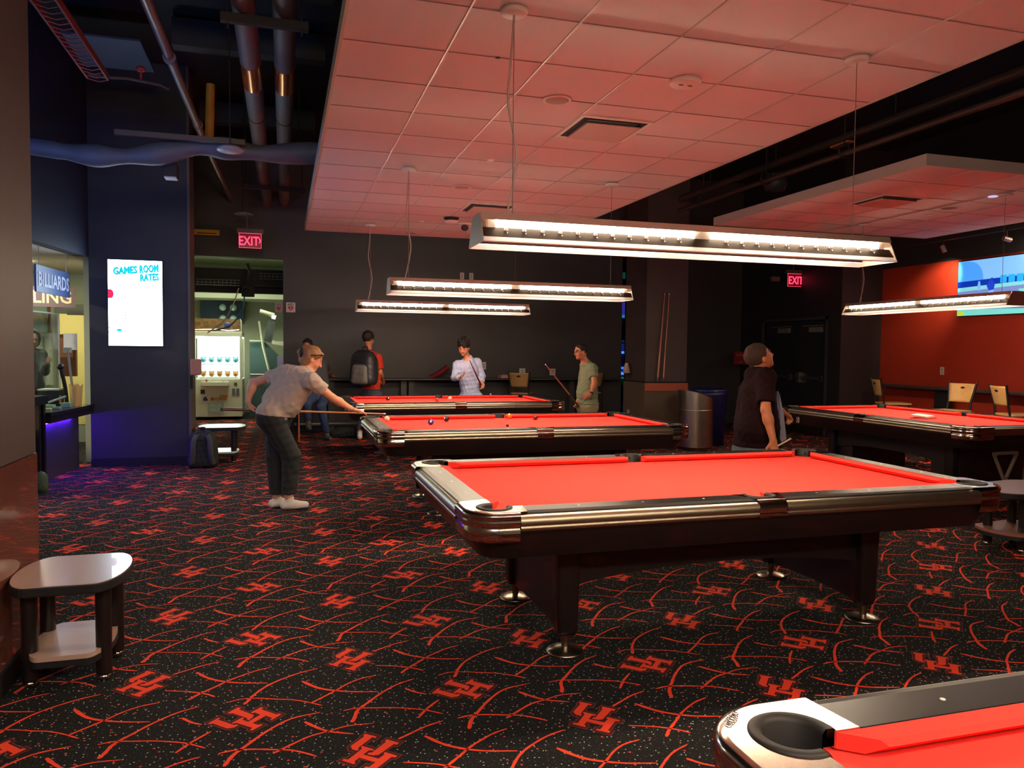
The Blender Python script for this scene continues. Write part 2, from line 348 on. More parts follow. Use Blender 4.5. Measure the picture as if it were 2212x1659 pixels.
wall('baseboard_right', BLACKM, (9.935, -2.5, 0, 9.95, 11, .1))
wall('baseboard_back', BLACKM, (0, 13.985, 0, 6.42, 14, .1))
# square column with its lower cladding
CM = mat('column_paint', rgb(72, 60, 58), .5, noise=.04, nscale=4)
wall('wall_column', CM, (5.67, 11.42, .965, 6.42, 12.2, 4.95))
mb = MB(); mb.box(5.65, 11.4, .1, 6.44, 12.22, .965, 0); mb.box(5.65, 11.39, .83, 6.44, 11.4, .96, 1); mb.box(5.655, 11.41, 0, 6.435, 12.21, .1, 2)
mb.box(5.648, 11.392, .965, 6.442, 12.225, .985, 2)
struct('trim_3', mb, [mat('column_cladding', rgb(104, 88, 74), .22, coat=.4), mat('column_cladding_band', rgb(176, 96, 74), .25, coat=.4), BLACKM], bevel=.004)
# counters along the walls
LEDGE = mat('ledge_laminate', rgb(70, 64, 62), .4)
mb = MB(); mb.box(.15, 13.6, .925, 6.3, 13.99, .955, 0)
t = thing('wall_counter', 'long narrow dark drink counter along the back wall behind the players', 'counter', (3.2, 13.8, 0))
mb2 = MB(); mb2.box(-3.05, -.2, .925, 3.1, .19, .955); mb2.build('counter_top', LEDGE, t, bevel=.004)
for x in (-2.4, -1.13, -.99, .9, 2.1):
    q = MB(); q.box(x - .05, -.02, 0, x + .05, .12, .925); q.build('post', mat('counter_post', rgb(70, 66, 64), .5), t)
q = MB(); q.box(-3.05, -.12, .16, 3.1, -.09, .185); q.build('foot_rail', TRIM, t)
t = thing('wall_counter', 'narrow dark drink counter along the orange wall behind the maple chairs', 'counter', (9.8, 6.5, 0))
mb2 = MB(); mb2.box(-.2, -5, .93, .14, 4.3, .965); mb2.build('counter_top', LEDGE, t, bevel=.004)
for y in (-4.2, -2.6, -.5, 1.35, 3.05):
    q = MB(); q.box(-.1, y - .22, 0, .0, y + .02, .93); q.build('post', mat('counter_post_dark', rgb(34, 32, 34), .5), t)

# ------------------------------------------------------------------ service counter room on the left
mb = MB(); mb.prism([(-2.98, 5.0), (-2.255, 10.46), (-2.41, 10.46), (-3.13, 5.0)], 2.56, 4.95)
struct('wall_counter_soffit', mb, mat('navy_wall_paint', rgb(26, 32, 56), .6))
mb = MB(); mb.prism([(-3.0, 5.0), (-2.3, 10.5), (-2.3, 13.4), (-6, 13.4), (-6, 5.0)], 2.57, 2.65)
struct('ceiling_office', mb, mat('office_ceiling', rgb(205, 195, 180), .9))
OFW = mat('office_wall', rgb(176, 180, 150), .7)
wall('wall_office_back', OFW, (-6, 13.2, 0, -3.33, 13.35, 2.57), (-2.85, 13.2, 0, -2.3, 13.35, 2.57), (-3.33, 13.2, 2.11, -2.85, 13.35, 2.57))
wall('wall_office_side', OFW, (-2.42, 10.9, 0, -2.3, 13.35, 2.57), (-6, 5.0, 0, -5.9, 13.3, 2.57))
wall('wall_office_beyond', mat('office_yellow_wall', rgb(214, 200, 130), .8), (-6, 16.2, 0, -2.5, 16.3, 2.8), (-2.6, 13.4, 0, -2.5, 16.2, 2.8), (-6, 13.4, 2.8, -2.5, 16.2, 2.9))
# arcade corner seen through the opening
wall('wall_arcade_back', mat('arcade_wall', rgb(150, 150, 122), .8), (-4, 18.6, 0, 2.0, 18.75, 3.6), (1.9, 14.15, 0, 2.0, 18.6, 3.6), (-2.5, 14.15, 0, -2.4, 18.6, 3.6))
wall('ceiling_arcade', mat('arcade_ceiling', rgb(190, 200, 176), .9), (-4, 15.4, 3.35, 2.0, 18.75, 3.45), (-4, 14.15, 3.4, 2.0, 15.4, 3.5))
wall('trim_4', mat('arcade_soffit', rgb(196, 196, 168), .8), (-2.4, 17.4, 2.52, 1.9, 18.6, 2.95))
# ------------------------------------------------------------------ pool tables
HX, HY = 1.47, .83; WX, WY = 1.315, .68; NX, NY = 1.26, .625
ZT = .790; ZB = .755; CR = .15
def pool_table():
    t = thing('pool_table', 'x', 'pool table')
    # bed with pocket notches
    def notch(cx, cy, r, a0, a1): return arc(cx, cy, r, a0, a1, 8)
    out = []
    c = (1.325, .69); s = 1
    q1 = notch(1.325, .69, .068, 250, 200)      # lower-left of NE pocket
    def corner(sx, sy):
        P = [(c[0] * sx + .068 * math.cos(R(a)) * sx, c[1] * sy + .068 * math.sin(R(a)) * sy) for a in np.linspace(275, 175, 9)]
        return P
    ne = corner(1, 1); nw = corner(-1, 1)[::-1]; sw = corner(-1, -1); se = corner(1, -1)[::-1]
    top = [(.062 * math.cos(R(a)), .715 + .062 * math.sin(R(a))) for a in np.linspace(-35, -145, 7)]
    bot = [(x, -y) for x, y in top][::-1]
    poly = ne + top + nw + sw + bot + se
    mb = MB(); mb.prism(poly, .722, ZB, 0); mb.build('bed', CLOTH, t)
    mb = MB(); mb.prism([(x * .999, y * .999) for x, y in poly], .69, .721, 0); mb.build('slate', mat('slate', rgb(90, 88, 86), .8), t)
    # cushions: (along axis, side)
    prof = [(0, ZT), (.045, ZT), (.055, ZT - .010), (.03, ZB + .004), (0, ZB + .004)]
    def cushion(p0b, p0n, p1b, p1n, mapf):
        mb = MB(); vs = []
        for sb, sn in ((p0b, p0n), (p1b, p1n)):
            for tt, z in prof: vs.append(mapf(sb + (sn - sb) * min(1, tt / .055), tt, z))
        n = len(prof)
        mb.add(vs, [(i, i + 1, n + i + 1, n + i) for i in range(n - 1)] + [(n - 1, 0, n, 2 * n - 1), list(range(n))[::-1], [n + i for i in range(n)]])
        return mb.build('cushion', CLOTH, t)
    for sy in (1, -1):
        for a, b in (((-1.242, -1.172), (-.050, -.065)), ((.050, .065), (1.242, 1.172))):
            cushion(a[0], a[1], b[0], b[1], lambda s_, tt, z, sy=sy: (s_, sy * (WY - tt), z))
    for sx in (1, -1):
        cushion(-.607, -.537, .607, .537, lambda s_, tt, z, sx=sx: (sx * (WX - tt), s_, z))
    # wooden rails, each with trim and sights
    rp = [(0, ZB), (0, ZT + .0015), (.10, ZT + .0015), (.124, ZT - .004), (.138, ZT - .016), (.138, .70), (0, .70)]
    tp = [(.130, ZT - .010), (.142, ZT - .013), (.151, ZT - .022), (.156, ZT - .034), (.157, ZT - .048), (.154, ZT - .054), (.151, ZT - .056), (.152, ZT - .059), (.155, ZT - .062), (.154, ZT - .070), (.150, ZT - .080), (.12, ZT - .083)]
    def rail(s0, s1, e0, e1, mapf, sights):
        """s: extent at the cloth edge, e: extent at the outer edge"""
        mb = MB(); vs = []
        for sa, ea in ((s0, e0), (s1, e1)):
            for u, z in rp: vs.append(mapf(sa + (ea - sa) * u / .138, u, z))
        n = len(rp)
        mb.add(vs, [(i, i + 1, n + i + 1, n + i) for i in range(n - 1)] + [(n - 1, 0, n, 2 * n - 1), list(range(n))[::-1], [n + i for i in range(n)]])
        ro = mb.build('rail', RAILW, t, bevel=.002)
        tb = MB(); vs = []
        for ea in (e0, e1):
            for u, z in tp: vs.append(mapf(ea, u, z))
        n = len(tp)
        tb.add(vs, [(i, i + 1, n + i + 1, n + i) for i in range(n - 1)], 0, True); tb.build('rail_trim', TRIM, ro)
        for s_ in sights:
            q = MB(); p = mapf(s_, .052, 0); q.cyl((p[0], p[1], ZT), (p[0], p[1], ZT + .0028), .0055, n=12); q.build('sight', WHITEE, ro)
    for sy in (1, -1):
        f = lambda s_, u, z, sy=sy: (s_, sy * (WY + u), z)
        rail(-1.19, -.13, -1.245, -.075, f, (-.945, -.63, -.315)); rail(.13, 1.19, .075, 1.245, f, (.315, .63, .945))
    for sx in (1, -1):
        rail(-.50, .50, -.545, .545, lambda s_, u, z, sx=sx: (sx * (WX + u), s_, z), (-.315, 0, .315))
    # corner castings
    cp = [(-.020, ZT + .003), (-.010, ZT + .001), (0, ZT - .008), (.002, ZT - .020), (-.004, ZT - .028), (.001, ZT - .036), (.001, ZT - .052), (-.006, ZT - .058), (-.006, ZT - .066), (-.003, ZT - .070), (-.004, ZT - .112), (-.010, ZT - .126), (-.03, ZT - .128)]
    for sx in (1, -1):
        for sy in (1, -1):
            path = [(HX, .545)] + arc(HX - CR, HY - CR, CR, 0, 90, 12) + [(1.245, HY)]
            path = [(sx * x, sy * y) for x, y in path]
            if sx * sy < 0: path = path[::-1]
            mb = MB(); mb.sweep(path, cp)
            inner = [(1.21, WY + .13)] + [(1.19, WY)] + [(1.325 + .08 * math.cos(R(a)), .69 + .08 * math.sin(R(a))) for a in np.linspace(187, -97, 20)] + [(WX, .50)] + [(WX + .13, .535)]
            outer = [(HX - .02, .545)] + arc(HX - CR, HY - CR, CR - .02, 0, 90, 12) + [(1.245, HY - .02)]
            poly = [(sx * x, sy * y) for x, y in outer + inner]
            mb.prism(poly, ZT - .03, ZT + .003)
            # engraved emblem: raised scroll ovals on the casting
            ex, ey = 1.325 + .112 * .707, .69 + .112 * .707
            for k in range(7):
                a = R(135 + 0); dx = (k - 3) * .009; cx = ex + dx * math.cos(a); cy = ey + dx * math.sin(a)
                mb.tube([(sx * (cx + .009 * math.cos(q) * (1 - .12 * abs(k - 3))), sy * (cy + .011 * math.sin(q) * (1 - .12 * abs(k - 3))), ZT + .0032) for q in np.linspace(0, 2 * PI, 9)], .0012, n=4)
            mb.build('corner_casting', CASTING, t)
            # pocket
            a0, a1 = R(-97), R(187)
            pm = MB()
            pr = [(.082, ZT - .01), (.082, ZT + .005), (.077, ZT + .008), (.062, ZT + .007), (.056, ZT - .002), (.054, .70)]
            seg = 28; vs = []
            for i in range(seg + 1):
                a = a0 + (a1 - a0) * i / seg
                for r_, z in pr: vs.append((sx * (1.325 + r_ * math.cos(a)), sy * (.69 + r_ * math.sin(a)), z))
            n = len(pr); pm.add(vs, [(i * n + k, (i + 1) * n + k, (i + 1) * n + k + 1, i * n + k + 1) for i in range(seg) for k in range(n - 1)], 0, True)
            pm.cyl((sx * 1.325, sy * .69, .665), (sx * 1.325, sy * .69, .70), .066, n=24)
            po = pm.build('pocket', RUBBER, t)
            q = MB(); d = .0575 * .707; q.cyl((sx * (1.325 + d), sy * (.69 + d), .765), (sx * (1.325 + d - .006), sy * (.69 + d - .006), .765), .008, n=10); q.build('bolt', DARKMETAL, po)
    for sy in (1, -1):
        mb = MB()
        poly = [(-.13, WY)] + [(.074 * math.cos(R(a)), .715 + .074 * math.sin(R(a))) for a in np.linspace(208, -28, 16)] + [(.13, WY)] + [(.078, HY - .022), (-.078, HY - .022)]
        mb.prism([(x, sy * y) for x, y in poly], ZT - .03, ZT + .003)
        pth = [(-.075, WY), (.075, WY)] if sy < 0 else [(.075, WY), (-.075, WY)]
        mb.sweep([(x, sy * WY) for x, _ in pth], [(.12, ZT + .003), (.140, ZT - .004), (.15, ZT - .018), (.157, ZT - .030), (.159, ZT - .042), (.152, ZT - .046), (.157, ZT - .064), (.151, ZT - .084), (.12, ZT - .086)])
        mb.build('side_casting', CASTING, t)
        pm = MB(); pr = [(.075, ZT - .01), (.075, ZT + .005), (.069, ZT + .008), (.062, ZT + .005), (.056, ZT - .004), (.055, .70)]; vs = []; seg = 20
        for i in range(seg + 1):
            a = R(-28) + R(236) * i / seg
            for r_, z in pr: vs.append((r_ * math.cos(a), sy * (.715 + r_ * math.sin(a)), z))
        n = len(pr); pm.add(vs, [(i * n + k, (i + 1) * n + k, (i + 1) * n + k + 1, i * n + k + 1) for i in range(seg) for k in range(n - 1)], 0, True)
        pm.cyl((0, sy * .715, .665), (0, sy * .715, .70), .060, n=24)
        po = pm.build('pocket', RUBBER, t)
        q = MB(); q.cyl((.012, sy * .770, .768), (.012, sy * .764, .768), .006, n=10); q.build('bolt', DARKMETAL, po)
    # cabinet (sloping apron)
    mb = MB(); lo = []; n = 7
    L = [rrect(1.448, .808, .14, n), rrect(1.444, .804, .14, n), rrect(1.395, .752, .13, n), rrect(1.385, .742, .12, n)]; Z = [.706, .69, .592, .575]
    k = len(L[0]); vs = [(x, y, z) for P, z in zip(L, Z) for x, y in P]
    mb.add(vs, [(i * k + j, i * k + (j + 1) % k, (i + 1) * k + (j + 1) % k, (i + 1) * k + j) for i in range(3) for j in range(k)], 0, True)
    mb.add(vs[3 * k:], [list(range(k))[::-1]])
    mb.build('cabinet', BLACK, t)
    # legs, arched panels, levellers
    for sx in (1, -1):
        for sy in (1, -1):
            mb = MB(); cx, cy = sx * .885, sy * .425; vs = []
            for z, hx, hy in ((.095, .046, .04), (.12, .052, .046), (.575, .062, .055)):
                for x, y in rrect(hx, hy, .018, 3): vs.append((cx + x, cy + y, z))
            k = 16
            mb.add(vs, [(i * k + j, i * k + (j + 1) % k, (i + 1) * k + (j + 1) % k, (i + 1) * k + j) for i in range(2) for j in range(k)] + [list(range(k))[::-1]], 0, True)
            lg = mb.build('leg', BLACK, t)
            mb = MB(); mb.cyl((cx, cy, .02), (cx, cy, .10), .019, .024, n=20)
            mb.lathe([(.0, .0), (.092, .0), (.094, .006), (.088, .013), (.055, .022), (.024, .030), (.0, .032)], (cx, cy, 0), n=36)
            mb.build('leveller', mat('satin_nickel', rgb(168, 156, 140), .3, metal=1), lg)
    def arch(s0, s1, zl, zc, e=2.4, n=20):
        P = [(s0, .575)]
        for i in range(n + 1):
            u = -1 + 2 * i / n; P.append((s0 + (s1 - s0) * i / n, zl + (zc - zl) * (1 - abs(u) ** e)))
        return P + [(s1, .575)]
    for sx in (1, -1):
        mb = MB(); mb.prism(arch(-.385, .385, .098, .112, 2.0), -.024, .024, f=lambda a, z, d, sx=sx: (sx * .885 + d, a, z)); mb.build('end_panel', BLACK, t)
    for sy in (1, -1):
        mb = MB(); mb.prism(arch(-.83, .83, .335, .392, 2.2), -.018, .018, f=lambda a, z, d, sy=sy: (a, sy * .41 + d, z)); mb.build('side_panel', BLACK, t)
    return t
pt = pool_table(); pt.location = (2.21, 3.92, 0)
pt['label'] = 'large empty red-cloth pool table in the middle, with no balls, closest whole table'; pt['group'] = 'pool tables'
TY2, TY3, TY0 = 7.20, 10.56, .47
dup(pt, (2.21, TY0, 0), 0, 'red-cloth pool table cut off by the bottom right corner of the photo', 'pool tables')
dup(pt, (2.21, TY2, 0), 0, 'pool table the grey-shirted woman is shooting on, with five balls', 'pool tables')
dup(pt, (2.21, TY3, 0), 0, 'farthest pool table in the row, in front of the man in the pale blue shirt', 'pool tables')
T4 = dup(pt, (7.0, 7.12, 0), R(90), 'pool table numbered 10, standing lengthwise beside the orange wall', 'pool tables')
for sx in (1, -1):
    b_ = MB(); b_.box(sx * .89 - .07 * (sx < 0) - .30 * (sx > 0), -.40, .012, sx * .89 + .30 * (sx < 0) + .07 * (sx > 0), .40, .574); b_.build('pedestal', BLACK, T4, bevel=.01)
q = MB(); text_mb(q, '10', .11, lambda x, y, z: (1.10 + x, .800 + z, .60 + y), depth=.0005, sx=-.62)
qo = q.build('number_decal', WHITEE, T4); qo['label'] = 'white number 10 on the black cabinet'
# things belonging to the far right table
q = thing('rack_tray', 'dark red wooden ball tray fixed under the near end of table 10', 'tray', (7.16, 5.58, .60))
MAH = mat('mahogany', rgb(110, 44, 30), .35, coat=.3)
b_ = MB(); b_.box(-.36, -.05, .0, .36, .04, .012); b_.box(-.36, -.06, 0, .36, -.05, .03); b_.build('shelf', MAH, q)
b_ = MB(); b_.box(-.36, -.06, .075, .36, -.04, .09); b_.box(-.36, -.06, .0, -.34, .04, .09); b_.build('rail_bar', MAH, q)
b_ = MB()
def tri(c, h, w_, y0, y1, r, mb, m=0):
    P = [(-w_ / 2, h / 2), (w_ / 2, h / 2), (0, -h / 2)]
    outp, inp = [], []
    for k in range(3):
        p = np.array(P[k]); a = np.array(P[k - 1]); b = np.array(P[(k + 1) % 3]); d1 = (p - a) / np.linalg.norm(p - a); d2 = (b - p) / np.linalg.norm(b - p)
        for tt in np.linspace(0, 1, 5):
            v = (1 - tt) ** 2 * (p - d1 * .045) + 2 * tt * (1 - tt) * p + tt * tt * (p + d2 * .045); outp.append(v); inp.append(v * (1 - r) + np.array([0, .0]) * r)
    n = len(outp); vs = [(c[0] + x, y, c[2] + z) for y in (y0, y1) for x, z in outp] + [(c[0] + x, y, c[2] + z) for y in (y0, y1) for x, z in inp]
    fs = []
    for i in range(n):
        j = (i + 1) % n
        fs += [(i, j, n + j, n + i), (2 * n + i, 3 * n + i, 3 * n + j, 2 * n + j), (i, 2 * n + i, 2 * n + j, j), (n + i, n + j, 3 * n + j, 3 * n + i)]
    mb.add(vs, fs, m)
tri(((6.899, 5.920, 0.387)[0], 0, .36), .32, .34, 5.895, 5.925, .2, b_)
tag(b_.build('ball_rack_triangle', mat('grey_wood_rack', rgb(150, 134, 116), .5)), 'grey triangular ball rack hanging point down on the end of table 10', 'ball rack')
b_ = MB(); b_.box(-.13, -.09, 0, .13, .09, .012, 0); b_.obox((.0, .01, .03), (1, .1, 0), (-.1, 1, .08), (0, -.08, 1), .12, .085, .008, 1)
tag(b_.build('score_booklet', [mat('booklet_pink', rgb(206, 120, 110), .6), WHITEE], None, loc=(6.9, 6.95, ZB + .001), rot=(0, 0, .4)), 'pale pink and white booklets lying on the cloth of table 10', 'booklet')
# ------------------------------------------------------------------ table lamps
def pool_lamp():
    t = thing('pool_table_lamp', 'x', 'hanging lamp'); L = 1.205
    # local z = 0 is the bottom edge; housing top .15
    mb = MB()
    for s in (1, -1):      # side plates, with a slot between them and the top plate
        mb.prism([(s * y, z) for y, z in ((.105, .112), (.088, .148), (.084, .148), (.084, .142), (.100, .112))], -L, L, f=lambda y, z, x: (x, y, z))
    mb.box(-L, -.0815, .143, L, .0815, .148)
    mb.build('housing', LAMPM, t)
    mb = MB(); mb.box(-L + .01, -.030, .088, L - .01, .030, .14); mb.build('ballast_cover', LAMPIN, t)
    for s in (1, -1):
        mb = MB(); P = [(-.07 * 1, .148), (.07, .148), (.105, .095), (.150, .0), (-.150, .0), (-.105, .095)]
        mb.prism([(y, z) for y, z in P], s * L - .002, s * L + .002, f=lambda y, z, x: (x, y, z)); mb.build('end_plate', LAMPM, t)
        # tubes on each side
        for a, b in ((-1.13, -.05), (.05, 1.13)):
            mb = MB(); mb.cyl((a, s * .068, .098), (b, s * .068, .098), .0155, n=12); mb.build('tube', TUBEM, t)
        for a in (-1.15, 0, 1.15):
            mb = MB(); mb.box(a - (.045 if a == 0 else .018), s * .068 - .02, .075, a + (.045 if a == 0 else .018), s * .068 + .02, .125); mb.build('lamp_holder', WHITE, t)
        # inner reflector band and lower lip
        mb = MB(); vs = [(-L, s * .088, .076), (L, s * .088, .076), (L, s * .128, .026), (-L, s * .128, .026), (-L, s * .086, .076), (L, s * .086, .076), (L, s * .126, .026), (-L, s * .126, .026)]
        mb.add(vs, [(0, 1, 2, 3), (4, 7, 6, 5), (0, 4, 5, 1), (3, 2, 6, 7)]); ld = mb.build('reflector_band', BAND, t)
        mb = MB(); mb.add([(-L, s * .128, .026), (L, s * .128, .026), (L, s * .152, .002), (-L, s * .152, .002), (-L, s * .122, .022), (L, s * .122, .022), (L, s * .146, -.002), (-L, s * .146, -.002)], [(0, 1, 2, 3), (4, 7, 6, 5), (0, 4, 5, 1), (3, 2, 6, 7)])
        mb.build('lower_lip', mat('lip_white', rgb(215, 215, 222), .35), t)
        for k in range(22):  # white beads added to stand in for tube glints on the louver fins
            x = (-1.08 + k * .094) if k < 11 else (.14 + (k - 11) * .094)
            mb = MB(); mb.ball((x, s * .096, .066), (.010, .006, .011), n=6); mb.ball((x + .004, s * .108, .046), (.004, .004, .009), n=5)
            if k in range(22): mb.build('fin_glint', mat('fin_glint_white', rgb(250, 248, 245), .25), ld)
    for sx in (1, -1):
        mb = MB(); zc = CZ - 2.0
        mb.cyl((sx * 1.02, 0, .14), (sx * 1.02, 0, zc - .02), .0022, n=6); mb.build('suspension_cable', mat('cable_grey', rgb(130, 110, 105), .5), t)
        mb = MB(); mb.lathe([(0, zc - .028), (.062, zc - .026), (.068, zc - .018), (.068, zc - .004), (0, zc - .004)], (sx * 1.02, 0, 0), n=28); mb.build('canopy', WHITE, t)
    z0 = CZ - 2.0 - .02
    mb = MB(); mb.tube(catmull([(-1.02, 0, z0), (-1.035, .004, z0 * .78), (-1.045, .006, z0 * .62), (-1.0, .01, z0 * .42), (-1.01, .008, z0 * .3), (-1.05, 0, .15)], 6), .006, n=6)
    mb.build('power_cord', mat('cord_white', rgb(190, 165, 155), .5), t)
    return t
lp = pool_lamp(); lp.location = (2.12, 3.72, 2.0)
lp['label'] = 'nearest long twin-tube lamp, hanging over the large empty red table'; lp['group'] = 'table lamps'
dup(lp, (2.14, 7.18, 1.99), 0, 'middle hanging lamp of the row, over the table with five balls', 'table lamps')
dup(lp, (2.15, 10.55, 1.985), 0, 'farthest and smallest lamp of the row, over the last table', 'table lamps')
dup(lp, (7.20, 7.30, 1.985), R(-90), 'hanging lamp over table 10 in front of the television', 'table lamps')
dup(lp, (2.12, .33, 2.0), 0, 'lamp hanging over the cut-off table in the bottom right corner', 'table lamps')
# ------------------------------------------------------------------ ceiling fittings
def disc(name, label, cat, x, y, r, mt, h=.012, grp=None, inner=None, z=CZ):
    mb = MB(); mb.lathe([(0, -h), (r * .9, -h), (r, -h * .4), (r, 0), (0, 0)], (x, y, z), n=32)
    if inner: mb.lathe([(0, -h - .001), (r * .78, -h - .001), (r * .8, -h)], (x, y, z), n=32, m=1)
    return tag(mb.build(name, [mt, inner or mt]), label, cat, grp)
SPKG = mat('speaker_grille', rgb(176, 158, 148), .8)
disc('ceiling_speaker', 'round speaker grille in the pink-lit ceiling, left of the nearest square air vent', 'speaker', 1.77, 4.95, .10, WHITE, .006, 'ceiling speakers', SPKG)
disc('ceiling_speaker', 'round speaker grille in the ceiling near the farther square air vent', 'speaker', 1.78, 7.87, .10, WHITE, .006, 'ceiling speakers', SPKG)
disc('ceiling_speaker', 'small far speaker grille at the back edge of the big ceiling panel', 'speaker', 1.78, 11.2, .09, WHITE, .006, 'ceiling speakers', SPKG)
disc('ceiling_speaker', 'grey round speaker grille in the right-hand ceiling panel', 'speaker', 7.36, 7.14, .11, WHITE, .006, 'ceiling speakers', mat('grille_dark', rgb(140, 116, 112), .8))
q = thing('junction_cover', 'round white ceiling cover plate with two dark slots, right of the speaker grille', 'cover plate', (2.40, 4.35, CZ))
b_ = MB(); b_.lathe([(0, -.03), (.088, -.03), (.097, -.022), (.097, 0), (0, 0)], n=36); b_.build('plate', WHITE, q)
for dx in (-.032, .032):
    b_ = MB(); b_.ball((dx, .0, -.031), (.018, .010, .004), n=6); b_.build('slot', GREY, q)
for lab, x, y in (('tiny round sprinkler cap in the middle of the large ceiling panel', 1.767, 6.67), ('tiny round sprinkler cap near the back of the large ceiling panel', 1.75, 10.14), ('tiny round sprinkler cap in the right-hand ceiling panel', 7.5, 7.57)):
    disc('sprinkler_cover', lab, 'sprinkler cover', x, y, .032, WHITEE, .01, 'sprinkler caps')
disc('recessed_downlight', 'small round bluish downlight in the right-hand ceiling panel', 'ceiling light', 7.25, 6.47, .05, mat('cool_lens', rgb(210, 215, 240), .3, emit=rgb(190, 195, 240), es=.25), .008)
q = thing('smoke_detector', 'white round smoke detector on the ceiling near its back edge', 'smoke detector', (2.07, 9.75, CZ))
b_ = MB(); b_.lathe([(0, -.075), (.06, -.072), (.085, -.05), (.09, -.038)], n=28); b_.build('cover', WHITE, q)
b_ = MB(); b_.lathe([(.088, -.036), (.082, -.02), (.1, -.008), (.1, 0), (0, 0)], n=28); b_.build('base', BLACKM, q)
q = thing('dome_camera', 'small white dome camera hanging from the ceiling beside the smoke detector', 'camera', (2.33, 10.12, CZ))
b_ = MB(); b_.lathe([(0, -.02), (.09, -.02), (.095, 0), (0, 0)], n=24); b_.build('mount', WHITE, q)
b_ = MB(); b_.ball((0, 0, -.055), (.05, .05, .045), n=10); b_.build('dome', mat('smoked_dome', rgb(60, 52, 52), .08), q)
b_ = MB(); b_.lathe([(0, -.001), (.014, -.001), (.015, 0)], (1.191, 4.355, CZ), n=10)
tag(b_.build('ceiling_plug', BLACKM), 'tiny black hole plug in the ceiling tile left of the lamp cable', 'plug')
def vent(x, y, s, lab):
    q = thing('air_vent', lab, 'air vent', (x, y, CZ), 0, 'square ceiling air vents')
    b_ = MB()
    for a, b, c, d in ((-s, -s, s, -s + .03), (-s, s - .03, s, s), (-s, -s + .03, -s + .03, s - .03), (s - .03, -s + .03, s, s - .03)): b_.box(a, b, -.006, c, d, .002)
    b_.build('frame', WHITE, q)
    b_ = MB(); k = s - .03; b_.add([(-k, -k, -.004), (k, -k, -.004), (k, k, -.004), (-k, k, -.004), (-k + .05, -k + .05, -.0005), (k - .05, -k + .05, -.0005), (k - .05, k - .05, -.0005), (-k + .05, k - .05, -.0005)], [(0, 1, 5, 4), (1, 2, 6, 5), (2, 3, 7, 6), (3, 0, 4, 7)])
    b_.build('throat', BLACKM, q)
    b_ = MB(); k = s - .075; b_.box(-k, -k, -.032, k, k, -.026); b_.build('face_plate', mat('vent_plate_shaded', rgb(196, 160, 152), .6), q)  # plate colour lowered to carry the shade of its inset position
    for i, (dx, dy) in enumerate(((0, k), (k, 0), (-k, 0))):
        b_ = MB(); L = k * .9
        if dx == 0: b_.box(-L, dy - .002, -.026, L, dy + .012, -.004)
        else: b_.box(dx - (.0 if dx > 0 else .012), -L, -.026, dx + (.012 if dx > 0 else 0), L, -.004)
        b_.build('deflector', CHROME, q)
vent(2.335, 5.49, .285, 'nearest square air vent in the large pink-lit ceiling panel')
vent(2.335, 8.95, .285, 'farther square air vent, just above the nearest hanging lamp in the picture')
vent(6.40, 7.05, .285, 'square air vent in the right-hand ceiling panel')

# ------------------------------------------------------------------ pipes and steel above
PIPE = mat('grey_pipe_insulation', rgb(120, 108, 104), .6, noise=.06, nscale=8)
COPPER = mat('shiny_orange_tape', rgb(235, 130, 60), .2, metal=.8)
for k, (x, lab) in enumerate(((-.27, 'left of the two thick grey pipes with shiny bands under the dark deck'), (.02, 'right of the two thick grey pipes with shiny bands, beside the ceiling panel'))):
    q = thing('insulated_pipe', lab, 'pipe', (x, 10, 4.0), 0, 'twin insulated pipes')
    b_ = MB(); b_.cyl((0, -7, 0), (0, 6.2, 0), .088, n=24); b_.build('pipe', PIPE, q)
    for y in (7.25, 13.6): b_ = MB(); b_.cyl((0, y - 10, 0), (0, y - 10 + (.62 if y < 8 else .7), 0), .091, n=24); b_.build('band', COPPER, q)
    for y in (8.9, 12.4, 15.0): b_ = MB(); b_.cyl((0, y - 10, 0), (0, y - 10 + .03, 0), .0905, n=24); b_.build('seam', DARKMETAL, q)
for y, w_, lab in ((6.05, .36, 'near black steel trapeze bar under the twin pipes at the top edge of the photo'), (10.0, .42, 'middle black trapeze bar carrying the twin pipes, near the white duct'), (12.2, .5, 'black trapeze bar under the twin pipes just beyond the duct'), (14.8, .5, 'farthest black trapeze bar under the twin pipes, above the exit sign')):
    q = thing('pipe_trapeze', lab, 'pipe support', (-.12, y, 3.84), 0, 'pipe trapezes')
    b_ = MB(); b_.box(-w_ + .05, -.03, 0, w_ - .05, .03, .065); b_.build('channel', DARKMETAL, q, bevel=.004)
    for dx in (-w_ + .1, w_ - .1): b_ = MB(); b_.cyl((dx, 0, -.04), (dx, 0, 1.1), .007, n=8); b_.build('rod', DARKMETAL, q)
q = thing('sprinkler_pipe', 'long thin grey pipe running diagonally over the left side towards the exit sign', 'pipe', (-.9, 10, 4.0))
b_ = MB(); b_.tube([(-.11, -6, .06), (-.06, -3.8, .03), (-.02, 0, .0), (.1, 5.6, -.05)], .042, n=14); b_.build('pipe', mat('scuffed_pipe', rgb(132, 116, 112), .4, metal=.4, noise=.15, nscale=12), q)
for y in (-2.6, -.5, .6, 2.6): b_ = MB(); x_ = -.06 + .011 * (y + 3.8); b_.cyl((x_, y, .01), (x_, y + .06, .01), .055, n=14); b_.build('coupling', PIPE, q)
q = thing('cable_ladder', 'rusty red wire cable ladder hanging under the deck at the top left', 'cable tray', (-1.62, 6.6, 3.98))
b_ = MB()
RUST = mat('rusty_red_primer', rgb(138, 62, 50), .7)
for dx in (-.085, .085): b_ = MB(); b_.box(dx - .008, -1.6, -.06, dx + .008, 1.35, .0); b_.build('side_rail', RUST, q)
for k in range(30):
    y = -1.55 + k * .1; b_ = MB(); b_.tube([(-.085, y, -.055), (0, y + .05, -.06), (.085, y, -.055)], .006, n=5); b_.build('rung', RUST, q)
